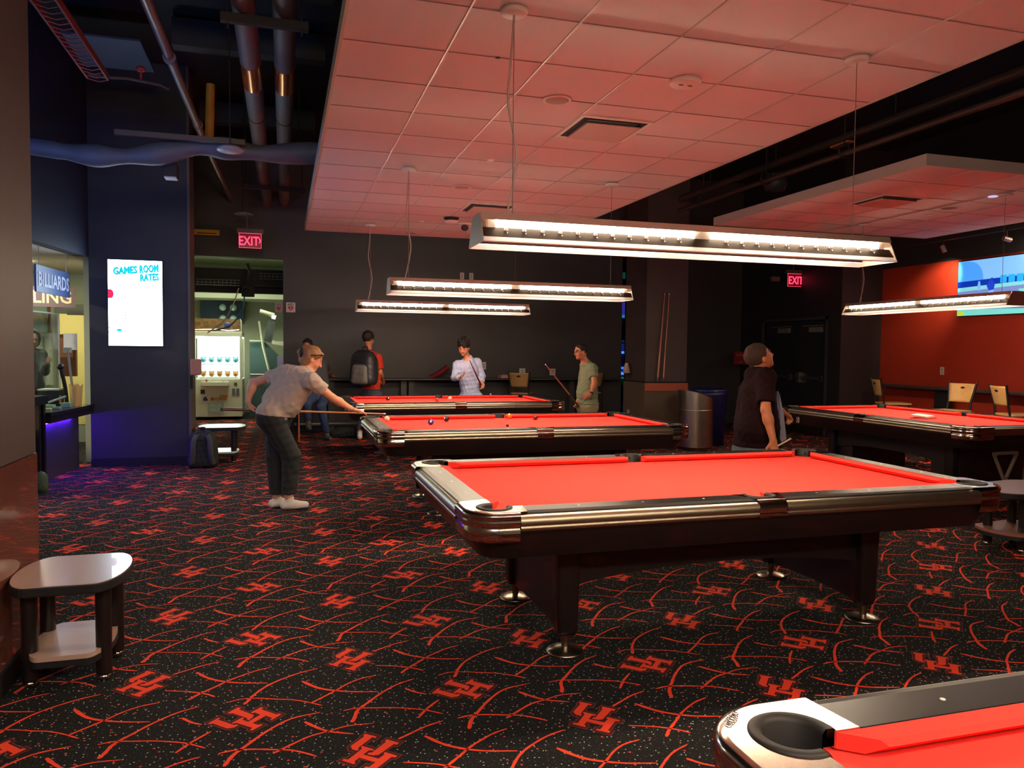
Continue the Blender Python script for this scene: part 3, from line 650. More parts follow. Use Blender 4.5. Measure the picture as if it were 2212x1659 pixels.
q = thing('duct', 'long sagging pale grey insulated duct crossing the dark deck on the left', 'duct', (-1.2, 8.2, 3.3))
b_ = MB()
P = catmull([(-2.301, 8.200, 3.339), (-2.074, 8.200, 3.316), (-1.764, 8.200, 3.289), (-1.479, 8.200, 3.299), (-1.161, 8.200, 3.347), (-0.786, 8.200, 3.440), (-0.486, 8.200, 3.446), (-0.136, 8.200, 3.429), (0.407, 8.200, 3.483)], 5)
b_.tube([V(*p) - V(-1.2, 8.2, 3.3) for p in P], [.085 if i < 7 else .095 + .018 * math.sin(i * .7) for i in range(len(P))], n=16); b_.build('insulation', mat('pale_duct_wrap', rgb(88, 88, 92), .6, noise=.12, nscale=6, bump=.3), q)
b_ = MB(); b_.box(-.30, -.2, .15, .85, -.16, .20); b_.build('strut', mat('brown_strut', rgb(86, 70, 62), .5), q)
q = thing('yellow_conduit_box', 'yellow vertical strip of conduit hanging beside the thin pipe', 'conduit', (-.74, 8.75, 3.75))
b_ = MB(); b_.cyl((0, 0, -.16), (.02, 0, .48), .045, n=12); b_.build('conduit', mat('yellow_paint', rgb(190, 130, 30), .6), q)
q = thing('pendant_downlight', 'flat round grey lamp hanging beside the duct', 'hanging lamp', (-0.481, 7.900, 3.365))
b_ = MB(); b_.lathe([(0, -.02), (.11, -.015), (.13, .0), (.09, .03), (0, .04)], n=24); b_.build('shade', mat('grey_shade', rgb(150, 150, 160), .4), q); b_ = MB(); b_.cyl((0, 0, .04), (0, 0, 1.3), .006, n=6); b_.build('stem', DARKMETAL, q)
q = thing('pendant_downlight', 'small flat round lamp above the exit sign beside the thin pipe', 'hanging lamp', (-.62, 13.2, 3.62))
b_ = MB(); b_.lathe([(0, -.02), (.14, -.015), (.16, .0), (.09, .03), (0, .04)], n=24); b_.build('shade', mat('grey_shade', rgb(150, 150, 160), .4), q); b_ = MB(); b_.cyl((0, 0, .04), (0, 0, 1.3), .006, n=6); b_.build('stem', DARKMETAL, q)
q = thing('track_spotlight', 'small square black spotlight clamped under the duct', 'spotlight', (-1.082, 8.400, 3.164))
b_ = MB(); b_.box(-.05, -.08, 0, .08, .08, .14); b_.build('housing', DARKMETAL, q, bevel=.01); b_ = MB(); b_.box(-.04, -.07, -.012, .07, .07, 0); b_.build('lens', mat('frosted_lens', rgb(170, 170, 180), .4), q); b_ = MB(); b_.cyl((0, 0, .14), (-.05, 0, .35), .012, n=8); b_.build('bracket', DARKMETAL, q)
q = thing('red_valve_pipe', 'thin rusty branch pipe with a small red fitting, high on the left wall', 'pipe', (-1.45, 8.4, 4.1))
b_ = MB(); b_.tube([(-.35, 0, .0), (-.2, 0, -.01), (0, 0, 0), (.3, 0, -.03), (.38, -.05, -.08)], .016, n=8); b_.build('branch', mat('rusty_brown', rgb(96, 62, 46), .7), q)
b_ = MB(); b_.ball((.12, 0, .1), (.05, .04, .03), n=8); b_.cyl((.12, 0, 0), (.12, 0, .1), .012, n=6); b_.build('valve', mat('valve_red', rgb(190, 60, 45), .5), q)
b_ = MB(); b_.box(-2.1, 8.5, 4.5, -1.35, 9.4, 4.52)
tag(b_.build('deck_patch_panel', mat('blue_grey_sheet', rgb(60, 72, 92), .6)), 'flat blue-grey sheet metal panel under the deck beyond the rusty cable ladder', 'panel')
for i, (y, lab) in enumerate(((5.6, 'nearest'), (7.2, 'second'), (8.8, 'third'), (11.6, 'fourth'))):
    b_ = MB(); b_.box(-1.1, y, 4.62, .45, y + .18, 4.9); tag(b_.build('steel_beam', mat('steel_beam_paint', rgb(50, 48, 46), .7)), '%s dark steel beam under the deck behind the twin pipes' % lab, 'beam', 'deck beams')
# pipes on the right side
q = thing('black_pipe', 'upper long black pipe running above the gap between the two ceiling panels', 'pipe', (6.0, 9, 3.98)); b_ = MB(); b_.cyl((.25, -6, 0), (.25, 4.7, 0), .05, n=12); b_.build('pipe', mat('black_brown_pipe', rgb(70, 56, 52), .5), q)
b_ = MB(); b_.box(.235, -1.5, -.07, .32, -1.2, -.045); b_.build('tag', mat('orange_tag', rgb(220, 120, 90), .5), q)
for y in (-2.2, 1.5, 3.2): b_ = MB(); b_.cyl((.25, y, 0), (.25, y, .95), .008, n=6); b_.build('rod', DARKMETAL, q)
q = thing('black_pipe', 'lower black pipe with hangers beside the right-hand ceiling panel', 'pipe', (6.2, 9, 3.62)); b_ = MB(); b_.tube([(-.42, -6, 0), (-.42, -.2, 0), (-.42, 1.6, 0)], .035, n=12); b_.build('pipe', mat('black_brown_pipe', rgb(70, 56, 52), .5), q)
for y in (-2.0, -.6, .9): 
    b_ = MB(); b_.lathe([(.07, -.012), (.08, -.012), (.08, .012), (.07, .012)], (-.42, y, .03), n=16, axis=(0, 1, 0)); b_.cyl((-.42, y, .1), (-.42, y, 1.3), .008, n=6); b_.build('hanger', DARKMETAL, q)
q = thing('hanging_loudspeaker', 'dark bell-shaped loudspeaker hanging behind the black pipes', 'speaker', (6.55, 9.3, 3.86))
b_ = MB(); b_.lathe([(0, -.15), (.13, -.14), (.17, -.05), (.13, .14), (.08, .2), (0, .2)], n=24); b_.build('bell', mat('grey_black_speaker', rgb(66, 62, 64), .5), q); b_ = MB(); b_.cyl((0, 0, .2), (0, 0, 1.05), .01, n=6); b_.build('rod', DARKMETAL, q)
q = thing('lighting_track', 'black lighting track running along the orange wall with small spotlights', 'lighting track', (9.45, 7.5, 3.17))
b_ = MB(); b_.box(-.02, -5, 0, .02, 4.2, .035); b_.build('track', mat('black_track', rgb(50, 40, 38), .4), q)
for y in (-4, 0, 3.6): b_ = MB(); b_.cyl((0, y, .03), (0, y, 1.7), .006, n=6); b_.build('rod', DARKMETAL, q)
for y, lab, dx, dz in ((9.25, 'small pink-lit spotlight on the track nearest to the television corner', .35, -.9), (8.2, 'small spotlight on the track beside the bright disc lamp', .8, -.2), (10.7, 'farthest tiny spotlight at the left end of the track', .3, -.8)):
    q = thing('track_spotlight', lab, 'spotlight', (9.45, y, 3.14), 0, 'spotlights on the track')
    b_ = MB(); b_.cyl((0, 0, -.06), (0, 0, .03), .009, n=8); b_.build('stem', DARKMETAL, q)
    d = V(dx, -.15, dz); d /= np.linalg.norm(d); p = V(0, 0, -.085)
    b_ = MB(); b_.cyl(p - d * .05, p + d * .06, .032, .034, n=16); b_.build('head', mat('spot_head', rgb(150, 110, 108), .4, metal=.3), q)
    if y < 10 and y > 9:
        ld = bpy.data.lights.new('spot_beam', 'SPOT'); ld.energy = 26; ld.color = (1, .80, .58); ld.spot_size = R(70); ld.spot_blend = .8; ld.shadow_soft_size = .03
        lo = bpy.data.objects.new('spot_beam', ld); C.objects.link(lo); lo.parent = q; lo.location = tuple(p + d * .075); lo.rotation_euler = Vector(V(.5, .45, -.45)).to_track_quat('-Z', 'Y').to_euler()
q = thing('disc_lamp', 'lit flat round lamp high above the television with a cable hanging from it', 'lamp', (9.7, 7.75, 3.22))
b_ = MB(); b_.lathe([(0, .02), (.17, .0), (.18, -.02), (.12, -.035)], n=28); b_.build('shade', mat('lamp_disc', rgb(200, 200, 180), .4), q)
b_ = MB(); b_.lathe([(0, -.036), (.14, -.034)], n=28); b_.build('diffuser', mat('disc_lens', (1, 1, 1), .5, emit=(1, .96, .72), es=22), q)
b_ = MB(); b_.tube(catmull([(.05, 0, 0), (.12, .05, -.12), (.2, -.02, -.2), (.22, -.05, -.32)], 5), .008, n=6); b_.build('cable', mat('cream_cable', rgb(200, 190, 170), .5), q)
# ------------------------------------------------------------------ signs and screens
def exit_sign(x, y, z, arrow, lab):
    q = thing('exit_sign', lab, 'exit sign', (x, y, z), 0, 'exit signs')
    b_ = MB(); b_.box(-.20, -.03, .235, .20, .03, .30); b_.cyl((-.05, 0, .3), (-.05, 0, .55), .01, n=6); b_.build('bracket', mat('sign_canopy', rgb(120, 92, 88), .5), q)
    b_ = MB(); b_.box(-.17, -.006, .0, .17, .006, .235); b_.build('panel', mat('red_acrylic', rgb(120, 6, 22), .25, emit=rgb(200, 10, 40), es=.05), q)
    b_ = MB()
    for a in ((-.17, -.008, 0, .17, -.004, .006), (-.17, -.008, .229, .17, -.004, .235), (-.17, -.008, 0, -.164, -.004, .235), (.164, -.008, 0, .17, -.004, .235)): b_.box(*a)
    b_.build('edge_glow', mat('exit_edge', (1, .1, .2), .5, emit=(1, .08, .16), es=.4), q)
    b_ = MB(); text_mb(b_, 'EXIT', .20, lambda a, b, c: ((a * .92) + (-.02 if arrow else 0), -.012 - c, b + .045), bold=.002, sx=.82)
    if arrow: b_.prism([(.13, .155), (.138, .165), (.166, .12), (.138, .075), (.13, .085), (.148, .12)], 0, .002, f=lambda a, b, c: (a, -.012 - c, b))
    b_.build('letters', mat('exit_letters', (1, .1, .2), .5, emit=(1, .035, .09), es=1.0), q)
exit_sign(-.50, 13.0, 3.06, True, 'red lit EXIT sign with an arrow, high above the arcade doorway')
exit_sign(9.0, 12.1, 2.69, False, 'red lit EXIT sign above the black double doors on the right')
q = thing('emergency_light', 'small twin-lamp emergency light beside the right-hand exit sign', 'emergency light', (8.66, 12.2, 2.78))
b_ = MB(); b_.box(-.1, -.04, 0, .06, .04, .09); b_.build('box', mat('brown_grey_plastic', rgb(120, 88, 80), .5), q, bevel=.01)
b_ = MB(); b_.box(-.05, .0, .09, .1, .02, .105); b_.build('arm', DARKMETAL, q)
# rates screen
q = thing('rates_screen', 'bright white portrait screen reading GAMES ROOM RATES on the dark blue wall', 'screen', (-1.74, 10.44, 1.49))
b_ = MB(); b_.box(-.31, -.03, -.01, .312, .008, 1.055); b_.build('bezel', BLACKM, q)
b_ = MB(); b_.box(-.302, -.034, 0, .304, -.03, 1.045); b_.build('display', mat('screen_white', (1, 1, 1), .3, emit=(.66, .84, 1.0), es=3.4), q)
CY = mat('screen_cyan', (0, .6, .7), .3, emit=rgb(0, 190, 200), es=.33); CYS = mat('screen_teal', (0, .3, .4), .3, emit=rgb(20, 130, 160), es=.3)
def fit_text(mb, body, x0, x1, z0, z1, dy, m=0, slope=0.0, bold=.004):
    q_ = MB(); text_mb(q_, body, .1, lambda a, b, c: (a, b, c), align='LEFT', bold=bold); a = np.array(q_.v); lo = a.min(0); hi = a.max(0)
    v = [(x0 + (p[0] - lo[0]) / (hi[0] - lo[0]) * (x1 - x0), dy - (p[2] - lo[2]) * .5, z0 + (p[1] - lo[1]) / (hi[1] - lo[1]) * (z1 - z0) + slope * (p[0] - lo[0]) / (hi[0] - lo[0]) * (x1 - x0)) for p in a]
    mb.add(v, q_.f, m)
b_ = MB()
for body, x0, x1, z0, z1 in (('GAMES', -.245, .022, .862, .955), ('ROOM', .048, .262, .890, .990), ('RATES', .055, .264, .790, .880)):
    fit_text(b_, body, x0 + .005, x1 + .005, z0 - .005, z1 - .005, -.0345, 1, .10); fit_text(b_, body, x0, x1, z0, z1, -.0360, 0, .10)
for body, x0, z0, s in ():
  for _ in ():
   pass
for body, x0, z0, s in () if True else (('GAMES', -.245, .89, .118), ('ROOM', .045, .915, .118), ('RATES', .05, .82, .105)):
    for off, m_ in ((.004, 1), (0, 0)):
        text_mb(b_, body, s, lambda a, b, c, x0=x0, z0=z0, off=off: (x0 + a * .80 + off, -.036 - c - (0 if off else .002), z0 + b * 1.12 + a * .10 - off), m=m_, align='LEFT', bold=.003)
b_.build('headline', [CY, CYS], q)
b_ = MB()
text_mb(b_, 'STUDENTS   UH FACULTY   GUESTS', .018, lambda a, b, c: (.262 + a, -.036 - c, .715 + b), align='RIGHT'); text_mb(b_, 'STAFF', .018, lambda a, b, c: (.13 + a, -.036 - c, .68 + b))
for z in (.64, .595, .48, .37, .33, .22, .19, .165): b_.box(-.12, -.037, z, -.105, -.035, z + .012)
b_.build('small_print', mat('screen_grey_print', (.2, .3, .35), .3, emit=rgb(110, 140, 150), es=.3), q)
b_ = MB(); b_.prism([(-.302, .575), (-.302, .685)] + [(-.275 + .035 * math.cos(R(a)), .63 + .055 * math.sin(R(a))) for a in range(80, -81, -20)], 0, .002, f=lambda a, b, c: (a, -.035 - c, b))
b_.prism([(-.302, .215), (-.302, .225), (-.2, .221), (-.2, .217)], 0, .002, f=lambda a, b, c: (a, -.035 - c, b)); b_.prism([(-.302, .158), (-.302, .168), (-.24, .166), (-.24, .162)], 0, .002, f=lambda a, b, c: (a, -.035 - c, b)); b_.build('red_shapes', mat('screen_red', (.7, .02, .1), .3, emit=rgb(225, 30, 70), es=.3), q)
b_ = MB(); b_.prism([(-.215 + .032 * 1 + .032 * math.cos(R(a)), .19 + .016 * math.sin(R(a))) for a in range(0, 360, 24)], 0, .002, f=lambda a, b, c: (a, -.035 - c, b)); b_.build('cyan_pill', CY, q)
# television with a ball game on it
q = thing('television', 'wall television showing a baseball game on the orange wall', 'television', (9.85, 8.60, 2.06))
b_ = MB(); b_.box(-.012, -.74, -.012, .035, .74, .83); b_.box(.035, -.3, .2, .09, .3, .6); b_.build('casing', BLACKM, q)
def scr(name, col, es, polys, dx):
    b_ = MB()
    for P in polys: b_.prism([(a, b) for a, b in P], 0, .0012, f=lambda a, b, c: (dx - c, .73 - a, b))
    b_.build(name, mat('tv_' + name, col, .3, emit=col, es=es), q)
E1 = .30
scr('sky', rgb(120, 180, 250), E1, [[(0, .5), (1.46, .5), (1.46, .815), (0, .815)]], -.013)
scr('netting', rgb(70, 150, 245), E1, [[(0, .51)] + [(.44 * math.cos(R(t)) ** .5, .51 + .30 * math.sin(R(t))) for t in range(0, 91, 10)], ], -.0142)
scr('fence', rgb(10, 50, 160), E1, [[(0, .42), (1.46, .46), (1.46, .54), (0, .51)]], -.0150)
scr('banners', rgb(40, 160, 240), E1, [[(x, .45), (x + .05, .44), (x + .1, .45), (x + .1, .555), (x, .555)] for x in (.72, .85, .98, 1.11, 1.24)], -.0158)
scr('track_strip', rgb(120, 200, 210), E1, [[(0, .36), (1.46, .41), (1.46, .46), (0, .42)]], -.0150)
scr('infield', rgb(110, 130, 190), E1, [[(0, .1), (1.46, .1), (1.46, .41), (0, .36)]], -.0150)
scr('grass', rgb(110, 200, 190), E1, [[(0, 0), (1.46, 0), (1.46, .09), (0, .1)], [(1.0, .34), (1.46, .36), (1.46, .12), (1.25, .14)]], -.0158)
scr('clay', rgb(80, 110, 180), E1, [[(.1, .1), (1.4, .06), (1.4, .12), (.4, .14)], [(0, .14), (.5, .2), (0, .2)]], -.0166)
scr('player_shirt', rgb(30, 60, 190), E1, [[(.545, .5), (.60, .5), (.635, .43), (.62, .36), (.54, .35), (.50, .42)], [(.57, .535), (.60, .535), (.60, .505), (.57, .505)]], -.0174)
scr('player_trousers', rgb(120, 170, 245), E1, [[(.54, .35), (.62, .36), (.61, .22), (.59, .22), (.58, .31), (.555, .22), (.52, .22)], [(.36, .5), (.385, .5), (.40, .42), (.385, .36), (.36, .36), (.345, .42)]], -.0174)
scr('score_box', rgb(190, 200, 30), E1, [[(.01, .01), (.12, .01), (.12, .06), (.01, .06)]], -.0174)
# small wall signs
def aed(x, y, z, lab):
    q = thing('aed_sign', lab, 'sign', (x, y, z), 0, 'defibrillator signs')
    b_ = MB(); b_.prism(rrect(.078, .085, .012, 3), 0, .004, f=lambda a, b, c: (a, -c, b)); b_.build('plate', mat('sign_pink_white', rgb(220, 200, 196), .5), q)
    b_ = MB(); text_mb(b_, 'AED', .058, lambda a, b, c: (a, -.006 - c, b + .03), bold=.0012); b_.build('letters', BLACKM, q)
    b_ = MB(); b_.prism([(0, -.06), (-.045, -.012), (-.045, .008), (-.03, .02), (-.012, .02), (0, .008), (.012, .02), (.03, .02), (.045, .008), (.045, -.012)], 0, .002, f=lambda a, b, c: (a, -.005 - c, b)); hh = b_.build('heart', mat('heart_red', rgb(190, 30, 40), .5), q)
    b_ = MB(); b_.prism([(.008, .012), (-.014, -.018), (-.002, -.018), (-.008, -.044), (.014, -.010), (.002, -.010)], 0, .001, f=lambda a, b, c: (a, -.008 - c, b)); b_.build('bolt_mark', WHITEE, hh)
aed(.125, 13.98, 2.185, 'AED heart sign on the dark back wall, left of the hanging lamps')
q = thing('aed_sign', 'AED sign on the side of the doorway, seen against the lit arcade', 'sign', (-.075, 13.97, 2.18), 0, 'defibrillator signs')
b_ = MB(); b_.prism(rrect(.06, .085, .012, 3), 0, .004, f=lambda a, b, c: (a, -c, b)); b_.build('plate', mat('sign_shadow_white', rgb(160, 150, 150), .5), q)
b_ = MB(); text_mb(b_, 'AED', .05, lambda a, b, c: (a, -.006 - c, b + .03)); b_.build('letters', BLACKM, q)
b_ = MB(); b_.prism([(0, -.06), (-.04, -.012), (-.04, .008), (-.025, .02), (0, .008), (.025, .02), (.04, .008), (.04, -.012)], 0, .002, f=lambda a, b, c: (a, -.005 - c, b)); b_.build('heart', mat('heart_red', rgb(190, 30, 40), .5), q)
q = thing('stair_sign', 'dark red STAIR sign on the black wall behind the man in the dark shirt', 'sign', (8.60, 13.2, 1.24))
b_ = MB(); b_.box(-.15, -.005, 0, .15, .005, .25); b_.build('plate', mat('sign_dark_red', rgb(130, 20, 22), .5), q)
b_ = MB(); text_mb(b_, 'STAIR', .07, lambda a, b, c: (a - .02, -.007 - c, b + .16)); text_mb(b_, '1 LEFT', .04, lambda a, b, c: (a, -.007 - c, b + .03)); b_.build('letters', mat('sign_pale', rgb(190, 120, 112), .5), q)
q = thing('hanging_caution_tag', 'small yellow sign hanging over the arcade opening', 'sign', (-1.22, 13.85, 3.35))
b_ = MB(); b_.box(-.2, -.005, 0, .2, .005, .09); b_.build('plate', mat('sign_yellow', rgb(200, 150, 30), .5), q); b_ = MB(); b_.box(-.15, -.007, .02, .15, -.005, .035); b_.box(-.28, -.004, .0, -.2, .004, .01); b_.build('print', BLACKM, q)
# outlets
def outlet(x, y, z, lab, rz=0, w_=.038, h=.062, grp='wall outlets'):
    q = thing('wall_outlet', lab, 'outlet', (x, y, z), rz, grp)
    b_ = MB(); b_.box(-w_, -.006, -h, w_, 0, h); b_.build('plate', IVORY, q, bevel=.002)
    for dz in (-.022, .022):
        b_ = MB(); b_.ball((0, -.006, dz), (.014, .002, .013), n=6); b_.build('socket', GREY, q)
outlet(3.175, 13.98, 2.84, 'left of two small plates high on the back wall above the middle lamp')
outlet(3.35, 13.98, 2.84, 'right of two small plates high on the back wall above the middle lamp')
outlet(3.60, 13.98, 1.18, 'ivory outlet beside the man in the pale blue shirt', w_=.045, h=.07)
outlet(4.36, 13.98, 1.07, 'square outlet on the back wall above the tan chair back', w_=.06, h=.062)
outlet(4.97, 13.98, 1.065, 'square outlet on the back wall behind the raised cue', w_=.06, h=.065)
outlet(9.95, 9.68, 1.215, 'white outlet on the orange wall above the maple chairs', R(-90))
outlet(5.40 + .25, 12.0, .42, 'small plate low on the side of the column cladding', R(-90))
# wall phone beside the opening, lamp on the column
q = thing('hand_dryer_box', 'dusky pink box mounted on the pilaster beside the arcade opening', 'wall box', (-1.06, 10.36, 1.13))
b_ = MB(); b_.box(-.05, -.06, 0, .07, .06, .2); b_.build('box', mat('dusky_pink_plastic', rgb(170, 118, 108), .5), q, bevel=.015)
b_ = MB(); b_.box(-.055, -.045, -.17, -.03, .045, 0); b_.build('bracket', BLACKM, q)
q = thing('wall_sconce', 'small cream cone lampshade on the side of the column', 'wall lamp', (5.58, 11.95, .99))
b_ = MB(); b_.lathe([(.025, .17), (.07, .0), (.065, 0), (.02, .165)], (0, 0, .12), n=20); b_.build('lamp_shade', mat('cream_shade', rgb(214, 186, 160), .7), q); b_ = MB(); b_.tube([(0, 0, .14), (.02, 0, .06), (.08, 0, .05)], .008, n=6); b_.build('arm', DARKMETAL, q)
# double doors
def door(n, y0, y1, lab):
    q = tag(bpy.data.objects.new('door_%d' % n, None), kind='structure'); C.objects.link(q); q.location = (9.16, (y0 + y1) / 2, 0); h = (y1 - y0) / 2 - .004
    b_ = MB(); b_.box(0, -h, .01, .04, h, 2.06); b_.build('leaf', mat('black_door_paint', rgb(34, 34, 38), .45), q)
    b_ = MB(); b_.box(-.06, -h + .08, 1.0, -.03, h - .1, 1.05); b_.box(-.06, -h + .05, .97, 0, -h + .12, 1.08); b_.build('push_bar', mat('steel_bar', rgb(110, 108, 106), .35, metal=.8), q)
    b_ = MB(); b_.box(-.07, h - .22, .93, 0, h - .12, 1.12); b_.build('latch', STEEL, q)
    b_ = MB(); b_.box(-.07, -h + .12, 1.85, -.0, -h + .42, 1.94); b_.box(-.05, -h + .05, 1.96, -.035, h - .25, 1.975); b_.build('door_closer', mat('closer_grey', rgb(120, 112, 100), .5), q)
    b_ = MB(); b_.box(-.004, -h + .02, .05, 0, h - .02, .24); b_.build('kick_plate', mat('kick', rgb(70, 66, 60), .3, metal=.7), q)
    return q
door(1, 11.38, 12.28, ''); door(2, 12.29, 13.2, '')
b_ = MB()
for a in ((9.10, 11.33, 0, 9.13, 11.38, 2.12), (9.10, 13.2, 0, 9.13, 13.25, 2.12), (9.10, 11.33, 2.07, 9.13, 13.25, 2.12)): b_.box(*a)
struct('trim_5', b_, mat('door_frame_paint', rgb(62, 62, 64), .4))
b_ = MB(); b_.box(6.54, 13.97, 0, 6.60, 14.0, 3.4); struct('trim_6', b_, mat('green_grey_frame', rgb(70, 84, 76), .4))
# ------------------------------------------------------------------ bowling lounge glow seen past the column
def glow(n, lab, col, es, *boxes):
    b_ = MB()
    for a in boxes: b_.box(*a)
    return tag(b_.build(n, mat('glow_' + n + lab[:5], col, .4, emit=col, es=es)), lab, 'light panel')
X0 = 6.35; S = 20 / 14
def gz(py): return 1.484 - (py - 762) / 1661 * 21.5
for lab, col, es, y0, y1, nm in (('violet lit wall panel seen past the column', rgb(70, 60, 190), .14, 650, 683, 'lit_panel'), ('thin cyan light strip under the violet panel', rgb(30, 140, 180), .22, 684, 690, 'light_strip'), ('dim blue lit panel lower in the gap', rgb(20, 50, 150), .12, 746, 762, 'lit_panel'), ('bright blue light strip in the gap beside the column', rgb(60, 110, 250), .6, 763, 768, 'light_strip'), ('blue strip above the green strip in the gap', rgb(40, 110, 240), .4, 797, 802, 'light_strip'), ('bright green light strip in the gap beside the column', rgb(10, 230, 80), .8, 808, 814, 'light_strip'), ('lower thin green strip in the gap beside the column', rgb(20, 200, 90), .4, 821, 824, 'light_strip'), ('teal patch high in the gap beside the column', rgb(20, 90, 80), .12, 592, 605, 'lit_panel'), ('teal line halfway up the gap beside the column', rgb(20, 70, 75), .12, 739, 743, 'light_strip')):
    glow(nm, lab, col, es, (8.95, 19.9, gz(y1), 9.65, 20.0, gz(y0)))
b_ = MB(); b_.box(8.6, 20.0, 0, 10.6, 20.1, 3.4); struct('wall_lounge', b_, mat('lounge_blue_paint', rgb(18, 26, 50), .6))
# ------------------------------------------------------------------ bin and recycling bin
q = thing('litter_bin', 'brushed steel round litter bin with a sloping open top, beside the column', 'bin', (6.02, 10.42, 0))
b_ = MB(); n = 40; r = .27; vs = []
for i in range(n):
    a = 2 * PI * i / n; x, y = r * math.cos(a), r * math.sin(a); vs += [(x, y, .04), (x, y, .835 - .075 * (x / r) + .05 * math.cos(3 * a) * .15)]
b_.add(vs, [(2 * i, 2 * ((i + 1) % n), 2 * ((i + 1) % n) + 1, 2 * i + 1) for i in range(n)], 0, True); b_.build('body', STEEL, q)
b_ = MB(); b_.lathe([(.262, .03), (.25, .0), (0, 0)], n=36); b_.lathe([(.274, .60), (.274, .61), (.27, .612)], n=36); b_.build('band', STEEL, q)
b_ = MB(); b_.lathe([(.245, .05), (.245, .72), (.0, .5)], n=30); b_.build('liner', BLACKM, q)
q = thing('recycling_bin', 'dark blue recycling bin standing behind the steel bin', 'bin', (6.50, 10.85, 0))
b_ = MB(); b_.lathe([(0, 0), (.25, 0), (.29, .80), (.30, .86), (.27, .86), (.25, .80), (0, .3)], n=32); b_.build('body', mat('navy_plastic', rgb(14, 20, 70), .4), q)
b_ = MB(); b_.lathe([(.30, .85), (.31, .89), (.27, .90), (.26, .86)], n=32); b_.build('rim', mat('navy_plastic2', rgb(20, 30, 90), .35), q)
# ------------------------------------------------------------------ stools / low tables
def stool(loc, rz, top_m, lab, h=.47, hx=.235, hy=.26):
    q = thing('low_side_table', lab, 'side table', loc, rz, 'low side tables')
    def oval(hx, hy, n=10, e=3.2):
        return [(hx * .56 + hx * .44 * math.cos(R(a)), hy * math.sin(R(a))) for a in range(-90, 91, 10)] + [(-hx * .56 - hx * .44 * math.cos(R(a)), -hy * math.sin(R(a))) for a in range(-90, 91, 10)]
        return [(hx * math.copysign(abs(math.cos(t)) ** (2 / e), math.cos(t)), hy * math.copysign(abs(math.sin(t)) ** (2 / 2.1), math.sin(t))) for t in np.linspace(0, 2 * PI, 40, endpoint=False)]
    b_ = MB(); b_.prism(oval(hx - .004, hy - .004), h - .004, h, 0); b_.build('top', top_m, q)
    b_ = MB(); P = oval(hx, hy); b_.prism(P, h - .045, h - .003, 0); b_.build('edge_band', BLACKM, q, bevel=.006)
    b_ = MB(); b_.prism(oval(hx * .70, hy * .86), .135, .155); sh = b_.build('shelf', top_m, q)
    b_ = MB(); b_.prism(oval(hx * .71, hy * .87), .108, .134); b_.build('shelf_band', BLACKM, sh)
    for sx in (1, -1):
        for sy in (1, -1):
            b_ = MB(); b_.cyl((sx * .145, sy * .135, .03), (sx * .145, sy * .135, h - .045), .033, n=18); lg = b_.build('leg', BLACK, q)
            b_ = MB(); b_.lathe([(0, 0), (.022, 0), (.028, .01), (.028, .03), (0, .031)], (sx * .145, sy * .135, 0), n=16); b_.build('glide', CHROME, lg)
    return q
LAM = mat('tan_laminate', rgb(196, 164, 146), .28, noise=.03, nscale=30, coat=.3)
stool((-.915, 3.875, 0), 0, LAM, 'low oval side table with a tan top, at the glossy panel in the left foreground', .47)
s2 = stool((-.76, 10.55, 0), 0, mat('green_white_laminate', rgb(200, 210, 190), .28), 'pale-topped low side table beside the black backpack at the arcade opening', .47, .29)
stool((5.42, 4.52, 0), R(8), mat('brown_laminate', rgb(150, 98, 84), .3), 'brown-topped low side table at the right edge, behind the corner of the middle table', .47, .42, .24)
# ------------------------------------------------------------------ maple-backed counter chairs
def chair(loc, rz, lab, mt, grp='maple-backed chairs by the orange wall'):
    q = thing('counter_chair', lab, 'chair', loc, rz, grp)        # faces +x (seat in front), back at -x
    FR = mat('chair_frame_black', rgb(24, 20, 20), .5)
    b_ = MB(); b_.prism(rrect(.21, .20, .05, 5), .70, .725); b_.build('seat', mt, q, bevel=.006)
    b_ = MB(); vs = []
    def bk(y, z): return (-.215 - .03 * (1 - (y / .2) ** 2) - (z - .82) * .22, y * (.80 + .6 * (z - .82)), z)
    N = 10; Mz = 8; pts = []
    hole = lambda y, z: (y / .045) ** 2 + ((z - 1.02) / .022) ** 2 < 1
    for s in (0, 1):
        for j in range(Mz + 1):
            for i in range(N + 1):
                y = -.19 + .38 * i / N; z = .83 + .25 * j / Mz; p = bk(y, z); vs.append((p[0] + s * .014, p[1], p[2]))
    K = (N + 1) * (Mz + 1); fs = []
    for j in range(Mz):
        for i in range(N):
            a = j * (N + 1) + i; fs += [(a, a + N + 1, a + N + 2, a + 1), (K + a, K + a + 1, K + a + N + 2, K + a + N + 1)]
    for i in range(N): fs += [(i, i + 1, K + i + 1, K + i), (Mz * (N + 1) + i, K + Mz * (N + 1) + i, K + Mz * (N + 1) + i + 1, Mz * (N + 1) + i + 1)]
    for j in range(Mz): a = j * (N + 1); c = a + N; fs += [(a, K + a, K + a + N + 1, a + N + 1), (c, c + N + 1, K + c + N + 1, K + c)]
    b_.add(vs, fs, 0, True); bo = b_.build('backrest', mt, q)
    b_ = MB(); p = bk(0, 1.02); b_.ball((p[0] + .006, 0, 1.02), (.013, .042, .020), n=8); b_.build('hand_hole', BLACKM, bo)
    for s in (1, -1):
        b_ = MB(); b_.tube([(-.20, s * .17, .0), (-.20, s * .17, .70), (-.215, s * .155, .82), (-.275, s * .195, 1.10)], .015, n=8); b_.build('back_post', FR, q)
        b_ = MB(); b_.tube([(.18, s * .18, 0), (.17, s * .16, .70)], .015, n=8); b_.build('leg', FR, q)
        b_ = MB(); b_.cyl((-.2, s * .17, .3), (.18, s * .175, .3), .01, n=8); b_.build('stretcher', FR, q)
    b_ = MB(); b_.cyl((.18, -.18, .25), (.18, .18, .25), .011, n=8); b_.build('foot_rest', FR, q)
    return q
